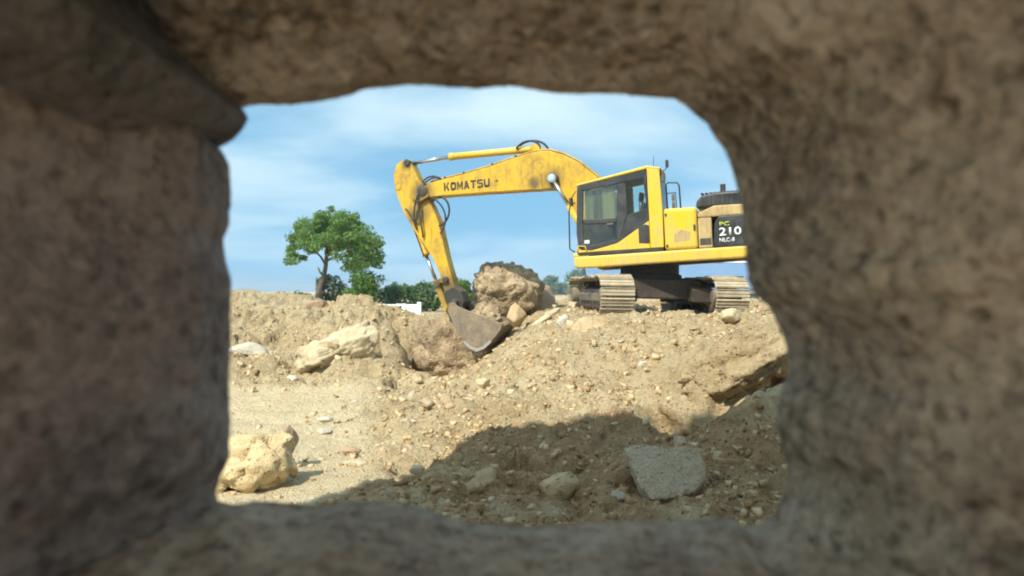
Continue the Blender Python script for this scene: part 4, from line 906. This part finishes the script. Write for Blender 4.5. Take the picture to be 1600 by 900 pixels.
boulder('rock', 'flat cream stone alone on the sandy bench', 556, 736, 8.5, (.32, .24, .15), M_CREAM, 77, (0, R(5), 0))
boulder('rock', 'flat rusty stone just above the flat cream stone', 545, 712, 9.0, (.27, .22, .12), M_RUST, 79)
boulder('rock', 'thin dark-edged stone at the far end of the sandy bench', 508, 661, 11, (.28, .22, .10), M_WHITE, 81)
boulder('rock', 'pale stone below the thin dark-edged stone', 507, 680, 10.3, (.24, .2, .1), M_WHITE, 83)
boulder('rock', 'cream stone with a dark hollow in the middle of the rubble slope', 753, 606, 12.2, (.28, .24, .18), M_CREAM, 85)
boulder('rock', 'brown stone right of the sandy bench, dark on its left', 668, 640, 10.6, (.26, .24, .17), M_BROWN, 87)
boulder('rock', 'angular dull brown chunk in the shaded foreground', 872, 797, 7.2, (.46, .3, .34), M_TAN, 89, (0, .2, .4), sub=4, planes=9, soft=.1)
boulder('rock', 'broad brown chunk half buried at the left of the shaded foreground', 745, 795, 7.35, (.66, .42, .36), M_TAN, 91, (0, -.35, .2), sub=4, planes=9, soft=.1)
boulder('rock', 'dull cream stone at the shadow edge in the foreground', 655, 748, 7.9, (.2, .17, .15), M_CREAM, 93)
boulder('rock_slab', 'white ledge of rock on the far left bank', 385, 556, 17.6, (.9, .6, .36), M_WHITE, 95, (0, R(10), .2), 'slab', 4)
boulder('rock', 'pale stone with a dark underside at the foot of the cream slab', 455, 600, 15.9, (.34, .3, .22), M_WHITE, 97)
boulder('rock', 'pinkish lump of earth on the crest beside the bushes', 497, 492, 21.5, (.75, .6, .5), M_RUST, 99)
boulder('rock', 'light pointed stone on the slope under the tracks', 1005, 580, 11.8, (.24, .2, .2), M_WHITE, 103)
boulder('rock', 'big pale stone under the right track', 1140, 505, 13.6, (.42, .36, .3), M_CREAM, 105)

def rubble_mat(name, ramp):
    m, nt, b = new_mat(name); a = nd(nt, 'ShaderNodeAttribute', attribute_name='tone')
    r = nt.nodes.new('ShaderNodeValToRGB'); nt.links.new(a.outputs['Fac'], r.inputs[0]); e = r.color_ramp.elements
    e[0].position = 0; e[0].color = (*ramp[0], 1); e[1].position = 1; e[1].color = (*ramp[-1], 1)
    for k, c in enumerate(ramp[1:-1]): x = e.new((k + 1) / (len(ramp) - 1)); x.color = (*c, 1)
    nt.links.new(r.outputs[0], b.inputs['Base Color']); b.inputs['Roughness'].default_value = 1; b.inputs['Specular IOR Level'].default_value = .1
    return m
M_GRAVEL = rubble_mat('gravel', [(.24, .16, .08), (.44, .31, .16), (.55, .41, .225), (.60, .46, .265), (.64, .52, .33)])
M_CLOD = rubble_mat('clods', [(.28, .165, .075), (.40, .245, .12), (.47, .305, .16), (.52, .355, .20), (.58, .43, .27)])
def scatter():
    protos = {}
    rnd = random.Random(5)
    zones = [
        ('slope', 300, lambda: (rnd.uniform(640, 1235), rnd.uniform(497, 650)), 'small rubble stone among many on the slope below the excavator', 'rubble stones on the slope below the excavator', 55, [M_PALETAN, M_CREAM, M_TAN, M_TAN, M_BROWN]),
        ('shade', 300, lambda: (rnd.uniform(560, 1230), rnd.uniform(650, 800)), 'small rubble stone among many in the shaded foreground', 'rubble stones in the shaded foreground', 30, [M_BROWN, M_TAN, M_RUST, M_TAN]),
        ('bank', 300, lambda: (rnd.uniform(350, 640), rnd.uniform(480, 600)), 'small rubble stone among many on the left bank', 'rubble stones on the left bank', 28, [M_CREAM, M_TAN, M_TAN, M_WHITE]),
        ('bench', 300, lambda: (rnd.uniform(480, 700), rnd.uniform(605, 720)), 'small loose stone among many beside the sandy bench', 'loose stones beside the sandy bench', 20, [M_CREAM, M_WHITE, M_TAN]),
    ]
    # where a line of sight meets the ground
    def hit(px, py):
        ds = np.linspace(5.5, 24, 300); x = (px - 800) / FPX * ds; z = EYE - (py - 455) / FPX * ds
        h = height(x, ds); k = np.argmax(h > z)
        return (x[k], ds[k], h[k]) if h[k] > z[k] else None
    pm = {}
    def proto(mat, i):
        if (mat.name, i) not in pm:
            p, f = rock_shape(500 + i * 7, 2, 9, .05, .0, .35, .75); pm[(mat.name, i)] = mesh_from('stone', p * .5, f, mat)
        return pm[(mat.name, i)]
    for zn, _, gen, lab, grp, cnt, mats in zones:
        n = 0
        while n < cnt:
            h = hit(*gen())
            if h is None: continue
            if 15.2 < h[1] < 20.5 and .3 < h[0] < 7: continue
            if 9.4 < h[1] < 11.7 and 1.6 < h[0] < 5.2: continue
            s = min(.26, .06 * (1 - rnd.random()) ** -.5) * (1.2 if h[1] > 12 else 1)
            o = link('rubble_stone', proto(rnd.choice(mats), rnd.randrange(6)))
            o.scale = (s * rnd.uniform(.8, 1.4), s * rnd.uniform(.7, 1.2), s * rnd.uniform(.5, .95))
            o.rotation_euler = (rnd.uniform(-.5, .5), rnd.uniform(-.5, .5), rnd.uniform(0, 6.3))
            o.location = (h[0], h[1], h[2] - .10 * s)
            tag(o, lab, 'stone', grp); n += 1
    # the countless small pieces
    rs = np.random.RandomState(3)
    v = np.array([(x, y, z) for z in (-1, 1) for y in (-1, 1) for x in (-1, 1)], float) * .62
    f = np.array([(0, 2, 3), (0, 3, 1), (4, 5, 7), (4, 7, 6), (0, 1, 5), (0, 5, 4), (2, 6, 7), (2, 7, 3), (0, 4, 6), (0, 6, 2), (1, 3, 7), (1, 7, 5)])
    for nm, cnt, mat, sel in (('gravel', 15000, M_GRAVEL, 0), ('clods', 11000, M_CLOD, 1)):
        d = 6 + (22 - 6) * rs.rand(cnt * 5) ** 1.3; px = rs.uniform(320, 1260, cnt * 5)
        x = (px - 800) / FPX * d
        sf = soil_shade_field(x, d); b = bench_mask(x, d)
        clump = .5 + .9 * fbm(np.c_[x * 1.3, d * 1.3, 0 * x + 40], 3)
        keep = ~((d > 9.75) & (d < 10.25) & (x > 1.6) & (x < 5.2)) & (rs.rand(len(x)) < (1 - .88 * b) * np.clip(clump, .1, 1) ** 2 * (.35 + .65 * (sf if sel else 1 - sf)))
        x, d = x[keep][:cnt], d[keep][:cnt]; z = height(x, d); n = len(x); d = warp_y(x, d)
        s = np.minimum(.0065 * (1 - rs.rand(n)) ** -.6, .045) * (.75 + .03 * d)
        sc = s[:, None] * rs.uniform(.6, 1.3, (n, 3)); jit = np.clip(1 + .38 * rs.randn(n, len(v)), .3, 1.7)
        th = rs.uniform(0, 6.28, n); P = v[None] * jit[:, :, None] * sc[:, None, :]
        c, q = np.cos(th)[:, None], np.sin(th)[:, None]
        P = np.stack([P[:, :, 0] * c - P[:, :, 1] * q + x[:, None], P[:, :, 0] * q + P[:, :, 1] * c + d[:, None], P[:, :, 2] + (z + s * .05)[:, None]], -1)
        F = (f[None] + (np.arange(n) * len(v))[:, None, None]).reshape(-1, 3)
        me = mesh_from(nm, P.reshape(-1, 3), F, mat)
        a = me.attributes.new('tone', 'FLOAT', 'FACE'); a.data.foreach_set('value', np.repeat(rs.rand(n), len(f)).astype(np.float32))
        o = link(nm, me)
        tag(o, 'loose pale gravel strewn over the earth' if not sel else 'loose brown clods of dug earth in the foreground', 'gravel' if not sel else 'earth', kind='stuff')
scatter()

# ---------------------------------------------------------------- trees and bushes
def leaves(clumps, per, size, seed, mat, name, parent, flat=1.0):
    """clumps: (centre, radius xyz); leaf-sized faces spread through each clump"""
    rs = np.random.RandomState(seed); V = []; T = []
    for (c, r) in clumps:
        n = per if np.isscalar(per) else rs.randint(*per)
        u = rs.randn(n, 3); u /= np.linalg.norm(u, axis=1)[:, None]
        P = np.array(c) + u * (rs.rand(n) ** .45)[:, None] * np.array(r)
        nrm = u * .6 + rs.randn(n, 3) * .7 + np.array([0, 0, .5]); nrm /= np.linalg.norm(nrm, axis=1)[:, None]
        t = np.cross(nrm, rs.randn(n, 3)); t /= np.linalg.norm(t, axis=1)[:, None]; b = np.cross(nrm, t)
        s = size * rs.uniform(.6, 1.3, n)[:, None]
        V.append(np.stack([P - t * s, P - b * s * .5 + t * s * .1, P + t * s, P + b * s * .5 + t * s * .1], 1))
        T.append(np.clip(rs.normal(.5, .25, n) + rs.normal(0, .28), 0, 1))
    V = np.concatenate(V).reshape(-1, 3); T = np.concatenate(T)
    F = np.arange(len(V)).reshape(-1, 4)
    me = mesh_from(name, V, F, mat)
    a = me.attributes.new('tone', 'FLOAT', 'FACE'); a.data.foreach_set('value', T.astype(np.float32))
    return link(name, me, parent)

def build_tree():
    d = 36.0; s = d / FPX
    b0 = at(498, 476, d); rnd = random.Random(4)
    t = tag(empty('umbrella_tree', b0), 'lone green umbrella-shaped tree with a leaning dark trunk on the skyline', 'tree')
    def q(px, py, y=0): return Vector(((px - 498) * s, y, (476 - py) * s))
    m = MB()
    m.tube([q(496, 496), q(496, 478), q(497, 462), q(500, 448), q(506, 432), q(509, 415), q(510, 400), q(511, 385)], [.20, .17, .15, .125, .11, .10, .085, .06], 9)
    br = [[(509, 415), (503, 402), (492, 390), (478, 380)], [(510, 402), (520, 392), (536, 384), (552, 380)], [(509, 408), (524, 402), (545, 400), (566, 404), (578, 400)], [(511, 388), (514, 370), (520, 352)], [(511, 388), (500, 372), (486, 358)], [(536, 384), (545, 368), (560, 355)], [(506, 432), (498, 425), (493, 418)], [(500, 448), (493, 440), (492, 434)]]
    for i, g in enumerate(br):
        yy = rnd.uniform(-.25, .25)
        m.tube([q(a, b, yy * k * 1.2) for k, (a, b) in enumerate(g)], [.065 * (1 - .2 * k) for k in range(len(g))], 6)
    m.obj('trunk', M_BARK, t)
    cl = []
    for k in range(250):
        a = rnd.uniform(0, 2 * math.pi); rr = math.sqrt(rnd.random()); 
        px = 524 + 72 * rr * math.cos(a); dep = 2.1 * rr * math.sin(a)
        top = 334 + 42 * rr ** 2.4 + (px - 524) * .10; th = rnd.random() ** 1.5
        py = top + th * (52 - 6 * rr)
        if px > 540 and rr > .55 and rnd.random() < .35: py += 18
        if 480 < px < 536 and py > 393: continue
        rad = rnd.uniform(.20, .42)
        cl.append((tuple(q(px, py, dep)), (rad * 1.15, rad * 1.15, rad * .75)))
    cl += [(tuple(q(516, 328, 0)), (.22, .25, .22)), (tuple(q(555, 336, .2)), (.2, .2, .2)), (tuple(q(457, 372, .2)), (.3, .3, .22)), (tuple(q(463, 385, 0)), (.28, .3, .2)), (tuple(q(590, 405, 0)), (.25, .3, .25)), (tuple(q(575, 395, 0)), (.3, .3, .25)), (tuple(q(545, 398, 0)), (.22, .2, .14))]
    leaves(cl, (60, 120), .075, 8, M_LEAF, 'crown', t)
build_tree()

def bush(label, px0, px1, pytop, pybase, d, mat, seed, n=26, leaf=.09, name='bush', cat='bush', per=(60, 100)):
    rnd = random.Random(seed); s = d / FPX
    c = at((px0 + px1) / 2, pybase, d); w = (px1 - px0) * s / 2; h = at(px0, pytop, d).z - gz(c.x, c.y); c.z = gz(c.x, c.y)
    t = tag(empty(name, c), label, cat)
    m = MB()
    for k in range(7):
        a = rnd.uniform(0, 6.28); r = rnd.uniform(.2, .7) * w
        m.tube([(0.06 * math.cos(a), .06 * math.sin(a), -.3), (r * .4 * math.cos(a), r * .4 * math.sin(a), h * .35), (r * math.cos(a), r * math.sin(a) * .6, h * .75)], [.05, .035, .012], 6)
    m.obj('stem', M_BARK, t)
    cl = []
    for k in range(n):
        a = rnd.uniform(0, 6.28); rr = math.sqrt(rnd.random()); z = rnd.random() ** .8
        ww = w * (.65 + .5 * math.sin(math.pi * min(1, z * .8 + .15))) * .85
        rad = rnd.uniform(.16, .30) * min(w, h) + .05
        cl.append(((ww * rr * math.cos(a), ww * .7 * rr * math.sin(a), rad * .5 + z * (h - rad * 1.2) * (1 - .22 * rr)), (rad * 1.1, rad * 1.1, rad)))
    leaves(cl, per, leaf, seed, mat, 'foliage', t)
    return t
bush('bright yellow-green bush right of the lone tree trunk', 528, 590, 418, 482, 33, M_LEAFB, 21, 34)
bush('grey-olive bush just behind the lone tree trunk', 488, 545, 421, 480, 38, M_LEAFO, 22, 30)
bush('small dark shrub on the skyline left of the lone tree', 446, 500, 453, 482, 37, M_LEAFD, 23, 20)
bush('dark green bush behind the low white wall', 575, 645, 433, 486, 40, M_LEAFD, 24, 34)
bush('dark bush between the white wall and the excavator arm', 632, 694, 430, 488, 38, M_LEAFD, 25, 32)
bush('green bush seen between the arm and the huge crumbly boulder', 690, 750, 430, 482, 36, M_LEAFB, 26, 26)
bush('pale far-off bush right of the huge crumbly boulder', 836, 886, 428, 462, 190, M_LEAFH, 27, 30, .34)
bush('tall hazy tree-like bush behind the front of the tracks', 878, 958, 414, 464, 150, M_LEAFH, 28, 40, .30)
bush('low far-off bush left of the tall hazy bush', 860, 908, 438, 462, 210, M_LEAFH, 29, 24, .34)

# ---------------------------------------------------------------- low white wall, far building
def white_wall():
    d = 30.0; a, b = at(585, 494, d), at(652, 494, d)
    t = tag(empty('low_wall', (a + b) / 2), 'low whitewashed wall at the edge of the site below the bushes', 'wall')
    c = (a + b) / 2; s = d / FPX; L = (b.x - a.x)
    n = 4
    for k in range(n):
        x0 = -L / 2 + k * L / n; m = MB(); m.box(x0 + .012, x0 + L / n - .012, -.1, .1, -.8, (18.5 + (.0 if k % 2 else .8)) * s, .012); m.obj('panel', M_WASH, t)
    m = MB(); m.box(L / 2, L / 2 + .16, -.14, .14, -.8, 22 * s, .015); m.obj('post', M_WASH, t)
white_wall()
def far_building():
    d = 62.0; s = d / FPX; c = at(1060, 470, d)
    t = tag(empty('far_building', c), 'long low building with blue sheet roof seen under the excavator body', 'building')
    z1, z2 = (470 - 452) * s, (470 - 409) * s
    x0, x1 = (925 - 1060) * s, (1260 - 1060) * s
    m = MB(); m.box(x0, x1, 0, 7.0, -1.5, z1); m.obj('wall', M_PALEWALL, t)
    m = MB(); m.prism([(0, 0), (0, .08), (3.9, z2 - z1 + .08), (7.8, .08), (7.8, 0), (3.9, z2 - z1)], x0 - .3, x1 + .3)
    m.obj('roof', M_BLUE, t, Matrix.Translation((0, -.4, z1)) @ Matrix.Rotation(math.pi / 2, 4, 'Z') @ Matrix.Scale(-1, 4, (0, 1, 0)))
    for k in range(9):
        x = x0 + .6 + k * (x1 - x0 - 1.2) / 8
        m = MB(); m.box(x, x + .8, -.05, .02, z1 - 1.3, z1 - .35); m.obj('window', M_GLASSD, t)
    m = MB(); m.prism([(-.15, 0), (.15, 0), (.1, .12), (-.1, .12)], x0 - .3, x1 + .3); m.obj('ridge_cap', M_WASH, t, Matrix.Translation((0, 3.5, z2 + .06)) @ Matrix.Rotation(math.pi / 2, 4, 'Z') @ Matrix.Scale(-1, 4, (0, 1, 0)))
far_building()

# ---------------------------------------------------------------- dusty sea air
def build_haze():
    m = MB(); m.box(-1210, 1210, -1210, 1410, -4.0, 13.6)
    mt = bpy.data.materials.new('haze'); mt.use_nodes = True; nt = mt.node_tree; nt.nodes.clear()
    out = nt.nodes.new('ShaderNodeOutputMaterial'); v = nt.nodes.new('ShaderNodeVolumePrincipled')
    v.inputs['Color'].default_value = (0.90, 0.95, 1.0, 1); v.inputs['Density'].default_value = 0.0009; v.inputs['Anisotropy'].default_value = 0.2
    nt.links.new(v.outputs[0], out.inputs['Volume'])
    tag(m.obj('haze', mt), 'thin dusty haze in the air over the site', 'haze', kind='stuff')
build_haze()
